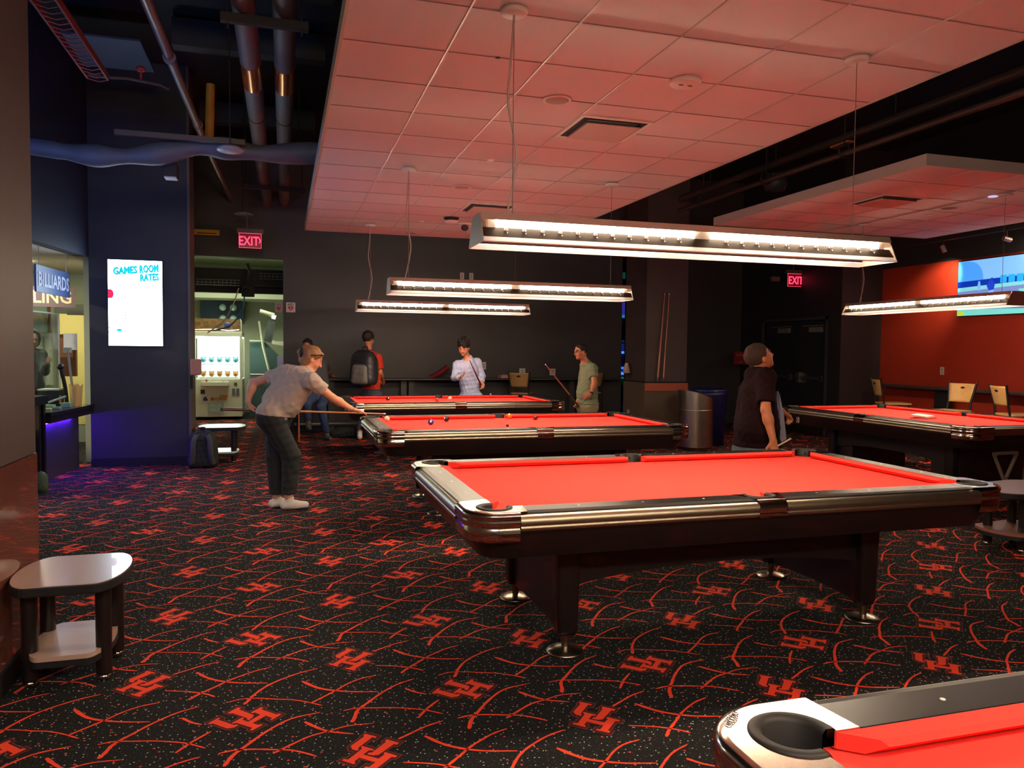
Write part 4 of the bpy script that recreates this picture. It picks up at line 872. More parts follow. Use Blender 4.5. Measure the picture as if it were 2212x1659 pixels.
chair((9.03, 9.69, 0), R(-20), 'farthest maple-backed counter chair, standing at the dark corner beside the orange wall', WOODL)
chair((8.66, 8.29, 0), R(190), 'maple-backed counter chair shown nearly square-on in the middle of the three', WOODL)
chair((9.03, 7.57, 0), R(-20), 'nearest maple-backed counter chair, cut by the right edge of the photo', WOODL)
TANB = mat('tan_back', rgb(150, 112, 66), .5)
chair((4.10, 13.15, 0), R(60), 'tan-backed chair turned sideways at the back counter', TANB, 'chairs at the back counter')
chair((5.42, 13.2, 0), R(85), 'chair hidden behind the man in the green shirt', TANB, 'chairs at the back counter')
chair((.02, 13.25, 0), R(80), 'dark tall chair at the back counter, left of the seated person', BLACKM, 'chairs at the back counter')
# red jacket on the counter, papers
b_ = MB(); b_.tube(catmull([(2.55, 13.75, .96), (2.72, 13.7, 1.06), (2.86, 13.7, 1.16)], 4), [.05] * 9, n=8); tag(b_.build('folded_pennant', mat('dark_red_fabric', rgb(120, 16, 28), .8)), 'dark red cloth on the back counter, left of the pale blue shirt', 'cloth')
b_ = MB(); b_.box(3.85, 13.64, .96, 4.25, 13.9, 1.0); b_.box(3.87, 13.66, 1.0, 4.22, 13.88, 1.02); tag(b_.build('paper_stack', mat('pink_paper', rgb(196, 150, 142), .7)), 'flat stack of pale pink papers on the back counter', 'papers')
# ------------------------------------------------------------------ balls and chalk
def pball(x, y, col, lab, stripe=False, num=None, grp='balls on the middle pool table'):
    q = thing('billiard_ball', lab, 'ball', (x, y, ZB), random.uniform(0, 3), grp)
    b_ = MB(); b_.ball((0, 0, .0286), .0286, n=14); b_.build('ball', mat('ball_' + lab[:14], col, .12, coat=.6), q)
    if num:
        d = V(*num); d /= np.linalg.norm(d); q.rotation_euler = (0, 0, 0)
        b_ = MB(); b_.lathe([(0, .0005), (.008, .0003), (.0095, -.0012)], tuple(V(0, 0, .0286) + d * .0286), n=16, axis=tuple(d)); b_.build('number_spot', WHITEE, q)
    return q
pball(.988, 7.69, rgb(240, 215, 190), 'cream cue ball just below the tip of the woman\'s cue')
pball(1.355, 7.28, rgb(35, 35, 140), 'dark blue ball on the middle table, nearest to its front rail', num=(-.2, -1, .2))
pball(1.57, 7.58, rgb(22, 18, 20), 'black eight ball on the middle table, right of the blue ball', num=(-.9, -.6, .4))
pball(2.29, 7.78, rgb(240, 120, 30), 'orange ball on the middle table, below the far side pocket', num=(-.3, -.6, .9))
pball(2.51, 7.57, rgb(110, 22, 20), 'maroon ball, rightmost on the middle table')
pball(1.405, 10.83, rgb(70, 20, 24), 'dark maroon ball on the farthest table, leftmost', num=(.2, -1, .4), grp='balls on the farthest table')
pball(2.03, 10.45, rgb(190, 50, 50), 'dull red ball on the farthest table, left of its cue ball', grp='balls on the farthest table')
pball(2.267, 10.71, rgb(245, 225, 205), 'cream cue ball on the farthest table', grp='balls on the farthest table')
def chalk(x, y, col, lab):
    b_ = MB(); b_.box(x - .011, y - .011, ZT + .002, x + .011, y + .011, ZT + .022); tag(b_.build('chalk_cube', mat('chalk_' + lab[:6], col, .8), bevel=.002), lab, 'chalk', 'chalk cubes')
chalk(1.93, 6.62, rgb(70, 40, 36), 'dark chalk cube on the front rail of the middle table')
chalk(3.03, 11.33, rgb(230, 190, 180), 'pale chalk cube on the far rail of the farthest table')
# ------------------------------------------------------------------ cues
def cue(p0, p1, lab, grp='pool cues', dark=.32, butt=rgb(70, 20, 20), shaft=rgb(205, 150, 95), r0=.0145):
    p0 = V(*p0); p1 = V(*p1); L = np.linalg.norm(p1 - p0); d = (p1 - p0) / L
    q = thing('pool_cue', lab, 'pool cue', tuple(p0), 0, grp); r1 = .0063
    at = lambda t: d * L * t; rr = lambda t: r0 + (r1 - r0) * t
    b_ = MB(); b_.cyl(at(0.01), at(dark), rr(0), rr(dark), n=12); b_.build('butt', mat('cue_butt' + str(butt), butt, .25, coat=.4), q)
    b_ = MB(); b_.cyl(at(dark), at(.985), rr(dark), rr(.985), n=12); b_.build('shaft', mat('cue_shaft' + str(shaft), shaft, .35, coat=.3), q)
    b_ = MB(); b_.cyl(at(.985), at(1.0), r1, n=12); b_.build('ferrule', WHITEE, q)
    b_ = MB(); b_.cyl(at(0), at(.01), r0 + .001, n=12); b_.build('bumper', RUBBER, q)
    return q
cue((5.86, 11.36, .985), (5.985, 11.40, 2.43), 'left of two wooden cues leaning upright against the column', dark=.05, shaft=rgb(190, 120, 80))
cue((5.965, 11.36, .985), (6.065, 11.40, 2.43), 'right of two wooden cues leaning upright against the column', dark=.05, shaft=rgb(180, 110, 72))
# ------------------------------------------------------------------ service counter and office
q = thing('service_counter', 'black service counter with purple lights under its top, at the left', 'counter', (-2.4, 9.7, 0))
d = V(.10, 1.0); d /= np.linalg.norm(d)
def cf(u, v, z): return (u * d[1] + v * d[0] * 1 - 0, v * d[1] - u * d[0], z)     # u across (+ towards the room), v along
b_ = MB(); b_.prism([(-.75, -.55), (.12, -.55), (.12, .74), (-.75, .74)], .735, .775, f=cf); b_.build('top', mat('counter_black_top', rgb(24, 24, 28), .25, coat=.4), q, bevel=.003)
b_ = MB(); b_.prism([(-.70, -.55), (.10, -.55), (.10, .74), (-.70, .74)], .66, .735, f=cf); b_.build('fascia', BLACK, q)
b_ = MB(); b_.prism([(-.7, -.5), (-.06, -.5), (-.06, .72), (-.7, .72)], 0, .66, f=cf); b_.build('front_panel', mat('counter_panel_blueblack', rgb(60, 56, 74), .5), q)
for v0 in (-.42, .05):
    b_ = MB(); b_.prism([(-.055, v0), (-.03, v0), (-.03, v0 + .42), (-.055, v0 + .42)], .635, .655, f=cf); b_.build('light_strip', mat('purple_led', (.3, .05, 1), .5, emit=(.12, .015, 1.0), es=42), q)
b_ = MB(); b_.prism([(-.5, -1.05), (.08, -1.05), (.08, -.56), (-.5, -.56)], .87, .96, f=cf); b_.build('raised_ledge', BLACK, q)
for v0 in (-.72, -.60): b_ = MB(); b_.prism([(-.45, v0), (.05, v0), (.05, v0 + .05), (-.45, v0 + .05)], 0, .87, f=cf); b_.build('post', BLACK, q)
b_ = MB(); b_.prism([(-.2, -1.05), (.0, -1.05), (.0, -.74), (-.2, -.74)], .12, .55, f=cf); b_.build('lower_panel', mat('counter_lower', rgb(60, 66, 72), .5), q)
b_ = MB(); b_.prism([(-.2, -1.05), (.0, -1.05), (.0, -.76), (-.2, -.76)], .60, .87, f=cf); b_.build('lit_panel', mat('cream_lit', rgb(235, 220, 185), .6, emit=rgb(235, 215, 175), es=.10), q)
b_ = MB(); b_.prism([(-.2, -1.05), (.0, -1.05), (.0, -.56), (-.2, -.56)], .0, .1, f=cf); b_.build('plinth', BLACKM, q)
# plexiglass shield
GL = mat('plexiglass', (.95, 1, .98), .02, trans=1.0)
q = thing('plexiglass_shield', 'clear plastic sneeze shield with a pale edge standing on the counter', 'shield', (-2.70, 9.55, .777))
b_ = MB(); b_.prism([(.0, -.35), (.008, -.35), (.008, .95), (.0, .95)], .0, 1.08, f=cf); b_.build('sheet', GL, q)
ED = mat('plexi_edge', rgb(190, 200, 200), .3)
for a in ((-.004, -.35, .012, -.33), (-.004, .93, .012, .95)): b_ = MB(); b_.prism([(a[0], a[1]), (a[2], a[1]), (a[2], a[3]), (a[0], a[3])], .0, 1.08, f=cf); b_.build('edge', ED, q)
b_ = MB(); b_.prism([(-.004, -.35), (.012, -.35), (.012, .95), (-.004, .95)], 1.08, 1.095, f=cf); b_.build('edge', ED, q)
b_ = MB(); b_.obox((-2.505, 10.600, 1.533), (1, 0, 0), (0, 1, 0), (0, 0, 1), .075, .002, .10); tag(b_.build('paper_notice', mat('grey_white_paper', rgb(205, 208, 200), .7)), 'blank pale paper notice taped up behind the shield', 'notice')
# hanging signs
def hsign(x0, y0, x1, y1, z0, z1, body, size, mt, tm, lab, tx):
    a = V(x0, y0); b = V(x1, y1); L = np.linalg.norm(b - a); u = (b - a) / L; nn = V(u[1], -u[0])
    q = thing('hanging_sign', lab, 'sign', ((x0 + x1) / 2, (y0 + y1) / 2, z0))
    f = lambda s, t, c: (u[0] * s + nn[0] * c, u[1] * s + nn[1] * c, t)
    b_ = MB(); b_.prism([(-L / 2, 0), (L / 2, 0), (L / 2, z1 - z0), (-L / 2, z1 - z0)], -.01, .01, f=f); b_.build('board', mt, q)
    b_ = MB(); text_mb(b_, body, size, lambda s, t, c: f(s * tx, t + (z1 - z0) / 2 - size * .34, c + .013), bold=size * .02); b_.build('letters', tm, q)
    for s in (-.4, .4): b_ = MB(); b_.cyl(f(s * L, z1 - z0, 0), f(s * L, 2.57 - z0, 0), .004, n=5); b_.build('wire', mat('wire', rgb(160, 155, 140), .5), q)
hsign(-2.52, 9.3, -2.45, 10.35, 2.055, 2.345, 'BILLIARDS', .215, mat('sign_blue', rgb(62, 92, 150), .4), mat('sign_letters', rgb(200, 208, 235), .5), 'dark blue hanging sign reading BILLIARDS over the service counter', 1.0)
hsign(-3.86, 12.0, -2.81, 12.2, 2.02, 2.30, 'BOWLING', .245, mat('sign_plum', rgb(100, 80, 84), .5), mat('sign_letters_tan', rgb(206, 190, 160), .5), 'dark hanging sign reading BOWLING, half hidden behind the BILLIARDS sign', .86)
# office light, door, posters
b_ = MB(); b_.lathe([(0, -.01), (.17, -.01), (.19, 0), (0, 0)], (-3.3, 11.3, 2.57), n=28); tag(b_.build('office_downlight', mat('office_light', (1, 1, 1), .5, emit=(1, .93, .72), es=ROOM_LIGHT * 5)), 'bright round ceiling light over the service counter', 'ceiling light', 'office ceiling lights')
b_ = MB(); b_.lathe([(0, -.01), (.26, -.01), (.28, 0), (0, 0)], (-4.2, 9.4, 2.57), n=28); tag(b_.build('office_downlight', mat('office_light', (1, 1, 1), .5)), 'round ceiling light deeper in the office, behind the front wall', 'ceiling light', 'office ceiling lights')
b_ = MB(); b_.box(-4.6, 14.4, 2.74, -3.0, 14.9, 2.79); tag(b_.build('fluorescent_troffer', mat('office_light2', (1, 1, 1), .5, emit=(1, .93, .72), es=ROOM_LIGHT)), 'ceiling light panel in the yellow room behind the office door', 'ceiling light')
q = bpy.data.objects.new('door_3', None); C.objects.link(q); tag(q, kind='structure'); q.location = (-3.09, 13.25, 0)
FRM = mat('office_door_frame', rgb(128, 134, 118), .5)
for a in ((-.24, -.03, 0, -.21, .03, 2.11), (.20, -.03, 0, .24, .03, 2.11), (-.21, -.03, 1.97, .20, .03, 2.11), (-.21, -.03, 0, .20, .03, .25)): b_ = MB(); b_.box(*a); b_.build('frame', FRM, q)
b_ = MB(); b_.box(-.21, -.004, .25, .20, .004, 1.97); b_.build('pane', GL, q)
b_ = MB(); b_.box(-.06, -.1, 1.95, .17, -.03, 2.03); b_.build('door_closer', mat('closer_dark', rgb(120, 118, 104), .5), q)
b_ = MB(); b_.box(-3.85, 13.17, 1.68, -3.42, 13.19, 2.09); b_.prism([(x + .46, z + .0) for x, z in [(-4.1, 1.80), (-4.06, 1.80), (-4.0, 1.92), (-3.94, 1.80), (-3.9, 1.80), (-3.84, 1.99), (-3.88, 1.99), (-3.92, 1.86), (-3.98, 1.99), (-4.02, 1.99), (-4.08, 1.86), (-4.12, 1.99), (-4.16, 1.99)]], 13.16, 13.17, m=1, f=lambda a, b, c: (a, c, b))
tag(b_.build('wall_poster', [mat('poster_green', rgb(150, 182, 150), .6), mat('poster_tan', rgb(206, 176, 120), .6)]), 'pale green poster on the office wall, left of the glazed door', 'poster')
b_ = MB(); b_.box(-3.85, 13.16, 1.2, -3.52, 13.19, 1.66, 0); b_.box(-3.83, 13.15, 1.44, -3.56, 13.16, 1.64, 1); tag(b_.build('drink_poster', [mat('poster_yellow', rgb(214, 190, 130), .6), mat('poster_red', rgb(196, 50, 34), .6)]), 'red and yellow poster low on the office wall', 'poster')
b_ = MB(); b_.box(-3.405, 13.15, 1.68, -3.38, 13.19, 2.09); tag(b_.build('wooden_batten', mat('brown_batten', rgb(140, 84, 44), .6)), 'thin brown wooden strip between the poster and the office door', 'strip')
for i, x in enumerate((-3.46, -3.34)): 
    b_ = MB(); b_.cyl((x, 12.9, .9), (x, 12.9, 1.62), .06, n=12); tag(b_.build('metal_tube', mat('grey_green_tube', rgb(150, 160, 140), .4)), ('left' if i == 0 else 'right') + ' of two grey upright tubes behind the shield', 'tube', 'upright tubes')
b_ = MB(); b_.box(-3.40, 13.6, 1.0, -3.14, 13.7, 1.66, 0); b_.box(-3.36, 13.59, 1.3, -3.18, 13.6, 1.6, 1); tag(b_.build('snack_display', [mat('snack_maroon', rgb(122, 70, 62), .6), mat('snack_pink', rgb(190, 120, 110), .6)]), 'dull red picture display seen through the office door glass', 'display')
b_ = MB(); b_.box(-3.45, 16.0, 1.75, -3.0, 16.2, 2.25, 0)
for k in range(3): b_.box(-3.43, 15.98, 1.8 + k * .14, -3.02, 16.0, 1.9 + k * .14, 1)
tag(b_.build('wall_shelf_unit', [mat('shelf_brown', rgb(120, 100, 60), .6), mat('shelf_tan', rgb(180, 160, 100), .6)]), 'brown shelf unit on the yellow wall beyond the office door', 'shelf')
# items on the counter
KB = [('tablet', 'slim grey tablet propped on the counter', (-2.46, 9.75, .785), .02), ]
b_ = MB(); b_.tube([(-2.62, 9.55, .80), (-2.40, 9.9, .90)], .014, n=8); b_.ball((-2.62, 9.53, .80), (.03, .05, .02), n=6); tag(b_.build('barcode_scanner', mat('scanner_grey', rgb(140, 146, 140), .4)), 'long grey wand lying slantwise on the counter clutter', 'scanner')
b_ = MB(); b_.cyl((-2.42, 10.05, .776), (-2.42, 10.05, .80), .06, n=16); b_.tube(catmull([(-2.42, 10.05, .8), (-2.43, 10.02, 1.0), (-2.46, 9.98, 1.22)], 4), .022, n=8); b_.ball((-2.465, 9.98, 1.24), (.04, .04, .04), n=8); tag(b_.build('desk_microphone', mat('mic_black', rgb(22, 24, 26), .4)), 'black handheld microphone standing on a stalk on the counter', 'microphone')
b_ = MB(); b_.tube([(-2.40, 10.30, .776), (-2.46, 10.28, 1.42)], .014, n=8); b_.box(-2.50, 10.24, 1.40, -2.43, 10.34, 1.46); tag(b_.build('camera_arm', mat('arm_grey', rgb(140, 140, 130), .4)), 'thin grey camera arm slanting up behind the microphone', 'camera arm')
b_ = MB(); n = 14; vs = []
for i in range(n):
    a = 2 * PI * i / n; r_ = .075 * (1 + .18 * math.sin(3 * a)); vs += [(-2.36 + .7 * r_ * math.cos(a), 10.18 + r_ * math.sin(a), .776), (-2.36 + .9 * r_ * math.cos(a + .1), 10.18 + 1.2 * r_ * math.sin(a + .1), 1.02 + .02 * math.sin(5 * a))]
b_.add(vs, [(2 * i, 2 * ((i + 1) % n), 2 * ((i + 1) % n) + 1, 2 * i + 1) for i in range(n)], 0, True); b_.add([vs[2 * i] for i in range(n)], [list(range(n))])
tag(b_.build('paper_bag', mat('manila', rgb(220, 180, 110), .8)), 'crumpled tan paper bag at the end of the counter', 'bag')
b_ = MB(); b_.box(-2.74, 10.1, .776, -2.52, 10.34, .96, 0); b_.box(-2.52, 10.12, .80, -2.515, 10.2, .9, 1); b_.box(-2.74, 10.1, .96, -2.52, 10.34, .975, 2); tag(b_.build('receipt_printer', [BLACKM, mat('label_yellow', rgb(214, 160, 40), .5), mat('printer_top', rgb(170, 180, 160), .5)]), 'black receipt printer with a yellow label on the counter', 'printer')
for i, (x, y, s, c_) in enumerate(((-2.5, 9.55, .05, (170, 176, 140)), (-2.42, 9.62, .04, (120, 130, 120)), (-2.55, 9.8, .06, (150, 190, 120)), (-2.40, 9.95, .05, (130, 160, 150)))):
    b_ = MB(); b_.box(x - s, y - s * 1.2, .776, x + s, y + s * 1.2, .79 + .012 * i); tag(b_.build('leaflet_stack', mat('leaf%d' % i, rgb(*c_), .6), bevel=.003), ['yellowish stack of leaflets nearest the counter edge', 'small grey pad of leaflets on the counter', 'green leaflets beside the printer', 'teal folded leaflets near the paper bag'][i], 'leaflets', 'leaflets on the counter')
b_ = MB(); b_.lathe([(0, 0), (.05, 0), (.07, .06), (.06, .16), (.03, .2), (0, .21)], (-2.36, 8.78, .0), n=14); tag(b_.build('potted_greens', [mat('leafy_green', rgb(90, 110, 70), .8, noise=.3, nscale=30)]), 'leafy green object at the foot of the counter, next to the pillar', 'plant')

# ------------------------------------------------------------------ claw machine
q = thing('claw_machine', 'white claw crane prize machine with a glowing window in the arcade opening', 'arcade machine', (-1.27, 17.15, 0))
CW = mat('machine_cream', rgb(208, 202, 176), .5)
b_ = MB(); b_.box(-.48, -.45, .06, .46, .45, .83); b_.build('lower_cabinet', CW, q, bevel=.01)
b_ = MB(); b_.box(-.48, -.45, 1.70, .46, .45, 1.80); b_.build('upper_rail', CW, q, bevel=.01)
for x in (-.48, .41): b_ = MB(); b_.box(x, -.45, .83, x + .05, -.40, 1.70); b_.build('corner_post', CW, q)
for x in (-.48, .41): b_ = MB(); b_.box(x, .40, .83, x + .05, .45, 1.70); b_.build('corner_post', CW, q)
b_ = MB(); b_.box(-.43, .38, .83, .41, .40, 1.70); b_.build('back_panel', mat('lit_interior', (1, 1, 1), .5, emit=(.80, .95, .85), es=.9), q)
b_ = MB(); b_.box(-.43, -.38, 1.66, .41, .38, 1.70); b_.build('light_panel', mat('claw_light', (1, 1, 1), .5, emit=(.85, 1, .9), es=4.5), q)
b_ = MB(); b_.box(-.43, -.40, .83, .41, .38, .845); b_.build('deck', WHITEE, q)
b_ = MB(); b_.box(-.43, -.43, .845, .41, -.426, 1.66); b_.build('window', GL, q)
b_ = MB(); b_.box(.455, -.39, .845, .458, .39, 1.66); b_.build('window', GL, q)
b_ = MB(); b_.prism([(-.48, 1.80), (.43, 1.80), (.43, 2.02), (.36, 2.06), (-.48, 2.06)], -.42, -.38, f=lambda a, b, c: (a, c, b)); b_.build('marquee', mat('marquee_art', rgb(120, 86, 50), .4, noise=.5, nscale=14), q)
b_ = MB(); b_.tube([(-.45, -.425, 1.83), (0, -.425, 1.845), (.2, -.425, 1.82), (.4, -.425, 1.84)], .008, n=6); b_.build('marquee_trim', mat('neon_white', (1, 1, 1), .5, emit=(1, 1, .85), es=.8), q)
b_ = MB(); b_.lathe([(0, 0), (.06, .0), (.07, -.01)], (.18, -.43, 1.93), n=6, axis=(0, -1, 0)); b_.build('marquee_badge', mat('badge_navy', rgb(50, 60, 130), .4), q)
b_ = MB(); b_.tube([(.44, -.4, 1.80), (.44, -.4, 2.02), (.42, -.4, 2.06)], .015, n=6); b_.build('side_bracket', CW, q)
b_ = MB(); b_.box(-.32, -.58, .69, .2, -.45, .78); b_.build('control_shelf', CW, q, bevel=.01)
for x, c_, n_ in ((-.22, (220, 60, 50), 'red'), (.1, (50, 110, 220), 'blue')):
    b_ = MB(); b_.cyl((x, -.52, .78), (x, -.52, .83 if n_ == 'red' else .79), .02, n=10); b_.build('joystick' if n_ == 'red' else 'button', mat('ctl_' + n_, rgb(*c_), .4), q)
for x in (.26, .34): b_ = MB(); b_.box(x, -.465, .50, x + .06, -.45, .64); b_.build('coin_slot', mat('coin_grey', rgb(110, 110, 104), .35, metal=.6), q)
b_ = MB(); b_.box(.3, -.46, .70, .36, -.45, .76); b_.build('note_slot', mat('slot_brown', rgb(96, 78, 48), .4), q)
b_ = MB(); b_.box(-.34, -.46, .53, -.26, -.45, .62); b_.build('sticker', mat('sticker_black', rgb(40, 40, 36), .5), q)
b_ = MB()
for i, (x, c_) in enumerate(((-.12, 0), (-.04, 1), (.04, 2), (.12, 1))): b_.box(x - .035, -.458, .40, x + .035, -.45, .46, c_)
b_.box(.02, -.459, .46, .18, -.45, .51, 1); b_.build('logo_strip', [mat('logo_red', rgb(190, 90, 80), .5), mat('logo_orange', rgb(200, 140, 70), .5), mat('logo_green', rgb(150, 170, 60), .5)], q)
b_ = MB()
for a in (90, 210, 330): b_.lathe([(.0, .0), (.022, .0), (.026, .004)], (-.25 + .024 * math.cos(R(a)), -.452, .425 + .024 * math.sin(R(a))), n=12, axis=(0, -1, 0))
b_.build('logo_badge', mat('badge_navy', rgb(50, 60, 130), .4), q)
b_ = MB(); b_.box(-.2, -.465, .14, .1, -.45, .34, 0); b_.build('prize_door', mat('prize_green', rgb(150, 170, 150), .3), q)
b_ = MB(); text_mb(b_, 'PRIZE', .09, lambda a, b, c: (a - .05, -.468 - c, b + .26)); text_mb(b_, 'OUT', .09, lambda a, b, c: (a - .05, -.468 - c, b + .17)); b_.build('prize_letters', mat('prize_white', rgb(210, 220, 205), .4), q)
for sx in (-.42, .4): b_ = MB(); b_.cyl((sx, -.38, 0), (sx, -.38, .06), .03, n=10); b_.build('foot', BLACKM, q)
for row, (z, n_, cols) in enumerate(((1.22, 5, ((120, 180, 180), (90, 130, 170))), (.93, 5, ((230, 190, 110), (200, 110, 50))))):
    for k in range(n_):
        x = -1.27 - .30 + k * .155 + (0 if row else .0)
        b_ = MB(); b_.ball((x, 16.9, z), (.058, .045, .06), n=8, m=0); b_.ball((x, 16.86, z - .015), (.03, .015, .028), n=6, m=1)
        b_.ball((x - .038, 16.9, z + .05), .02, n=5, m=0); b_.ball((x + .038, 16.9, z + .05), .02, n=5, m=0)
        tag(b_.build('plush_toy', [mat('plush%d' % row, rgb(*cols[0]), .9), mat('plushf%d' % row, rgb(*cols[1]), .9)]), ('plush ball with ears on the %s shelf of the claw machine, ' % ('upper' if row == 0 else 'lower')) + ['leftmost', 'second from the left', 'in the middle', 'second from the right', 'rightmost'][k], 'plush toy', 'plush toys in the claw machine')
b_ = MB(); b_.box(-1.66, 16.82, 1.12, -.9, 17.0, 1.14); tag(b_.build('prize_shelf', mat('clear_shelf', rgb(235, 240, 235), .3)), 'white shelf inside the claw machine carrying the upper plush toys', 'shelf')
b_ = MB(); b_.box(-1.66, 16.82, .85, -.9, 17.0, .87); tag(b_.build('prize_shelf', mat('clear_shelf', rgb(235, 240, 235), .3)), 'low white shelf inside the claw machine carrying the lower plush toys', 'shelf')
# arcade corner clutter
b_ = MB(); b_.box(-1.9, 15.6, 3.34, -.2, 16.2, 3.349); tag(b_.build('arcade_troffer', mat('arcade_light', (1, 1, 1), .5, emit=(.86, 1, .74), es=ROOM_LIGHT * .9)), 'ceiling light panel over the arcade corner', 'ceiling light')
b_ = MB(); b_.box(-2.39, 15.0, 2.62, 1.89, 15.3, 2.92); b_.box(-2.39, 15.3, 2.50, 1.89, 15.5, 2.75); tag(b_.build('black_bulkhead', mat('bulk_black', rgb(22, 24, 24), .7)), 'black boxed bulkhead across the top of the arcade opening', 'bulkhead')
def tray(x0, x1, y, z, lab):
    q = thing('wire_cable_tray', lab, 'cable tray', ((x0 + x1) / 2, y, z), 0, 'wire cable trays'); h = (x1 - x0) / 2
    WM = mat('wire_grey', rgb(120, 124, 112), .4)
    for zz in (0, .05, .10): b_ = MB(); b_.cyl((-h, 0, zz), (h, 0, zz), .005, n=5); b_.build('long_wire', WM, q)
    n_ = int((x1 - x0) / .07)
    for k in range(n_): b_ = MB(); b_.cyl((-h + .07 * k + .03, 0, 0), (-h + .07 * k + .03, 0, .10), .004, n=4); b_.build('cross_wire', WM, q)
tray(-1.5, -.75, 14.9, 2.60, 'left wire cable tray on the black bulkhead'); tray(-.42, .0, 14.9, 2.74, 'right wire cable tray on the black bulkhead')
q = thing('ceiling_projector', 'black projector cluster with blue and cream cables hanging in the arcade opening', 'projector', (-.62, 14.8, 2.40))
b_ = MB(); b_.box(-.1, -.1, 0, .12, .1, .22); b_.ball((-.02, -.1, .1), .05, n=8); b_.build('body', BLACKM, q, bevel=.02)
b_ = MB(); b_.tube([(0, 0, .22), (.05, 0, .45), (.0, 0, .6)], .03, n=8); b_.build('mount', DARKMETAL, q)
b_ = MB(); b_.tube(catmull([(-.05, 0, 0), (-.1, 0, -.25), (-.3, .1, -.52), (-.6, .2, -.62)], 6), .014, n=6); b_.build('blue_cable', mat('blue_cable', rgb(50, 130, 190), .5), q)
b_ = MB(); b_.tube(catmull([(-.15, 0, .15), (-.25, 0, -.15), (-.42, .1, -.45), (-.7, .2, -.66)], 6), .012, n=6); b_.build('cream_cable', mat('cream_cable', rgb(200, 190, 170), .5), q)
b_ = MB(); b_.box(-1.75, 18.3, 2.0, -.85, 18.5, 2.5, 0); tag(b_.build('dark_wall_screen', mat('navy_panel', rgb(40, 60, 76), .4)), 'dark blue-green panel on the wall above the claw machine', 'panel')
for i, (x, z) in enumerate(((-1.28, 2.36), (-1.06, 2.36), (-1.28, 2.12), (-1.06, 2.12))):
    b_ = MB(); b_.ball((x, 18.15, z), .075, n=10); tag(b_.build('glass_globe_lamp', mat('globe_glass', rgb(190, 220, 214), .15)), ['upper left', 'upper right', 'lower left', 'lower right'][i] + ' of four small glass globes above the claw machine', 'globe', 'glass globes')
q = thing('security_camera_spot', 'cream cylinder spotlight pair mounted high in the arcade corner', 'spotlight', (-.32, 16.6, 2.16))
b_ = MB(); b_.cyl((-.14, 0, .06), (.14, 0, -.02), .05, n=14); b_.build('barrel', CW, q); b_ = MB(); b_.cyl((.10, -.02, -.04), (.17, -.02, -.06), .04, n=12); b_.build('lens', mat('warm_lens', (1, 1, 1), .4, emit=(1, .9, .6), es=1.2), q)
b_ = MB(); b_.prism([(-.40, 1.62), (-.24, 1.58), (-.16, 2.02), (-.30, 2.06)], 17.0, 17.03, f=lambda a, b, c: (a, c, b)); tag(b_.build('game_marquee_board', mat('slate_board', rgb(84, 88, 86), .5, noise=.3, nscale=12)), 'small slanted grey advertising board beside the claw machine', 'board')
q = thing('basketball_game', 'arcade game with a dark green curtain side and cream frame right of the claw machine', 'arcade machine', (-.28, 17.6, 0))
b_ = MB(); b_.prism([(-.42, .0), (.55, 0), (.55, 1.0), (.2, 1.3), (-.10, 1.6), (-.42, 1.6)], -.02, .02, f=lambda a, b, c: (a, c, b)); b_.build('side_curtain', mat('green_grey_cloth', rgb(70, 92, 88), .8), q)
b_ = MB(); b_.tube([(-.22, -.1, 2.05), (-.14, -.1, 1.5), (.0, -.1, .9), (.06, -.1, .0)], .028, n=8); b_.build('front_pole', mat('pole_cream', rgb(190, 190, 160), .35), q)
b_ = MB(); b_.tube([(-.42, -.1, 1.62), (.1, -.1, 1.62)], .022, n=8); b_.build('crossbar', mat('pole_cream', rgb(190, 190, 160), .35), q)
b_ = MB(); b_.prism([(.0, 1.62), (.55, 1.62), (.55, 1.30), (.4, 1.34), (.3, 1.52), (.05, 1.56)], -.12, -.08, f=lambda a, b, c: (a, c, b)); b_.build('header_panel', CW, q)
b_ = MB(); b_.box(.15, -.1, .6, .55, -.06, 1.3); b_.build('lilac_panel', mat('lilac', rgb(150, 130, 156), .5), q)
for x in (-.15, .0, .15, .3): b_ = MB(); b_.cyl((x, -.2, 0), (x, -.2, .86), .018, n=8); b_.build('rail_post', STEEL, q)
b_ = MB(); b_.cyl((-.4, -.2, .9), (.3, -.2, .9), .02, n=8); b_.build('hand_rail', STEEL, q)
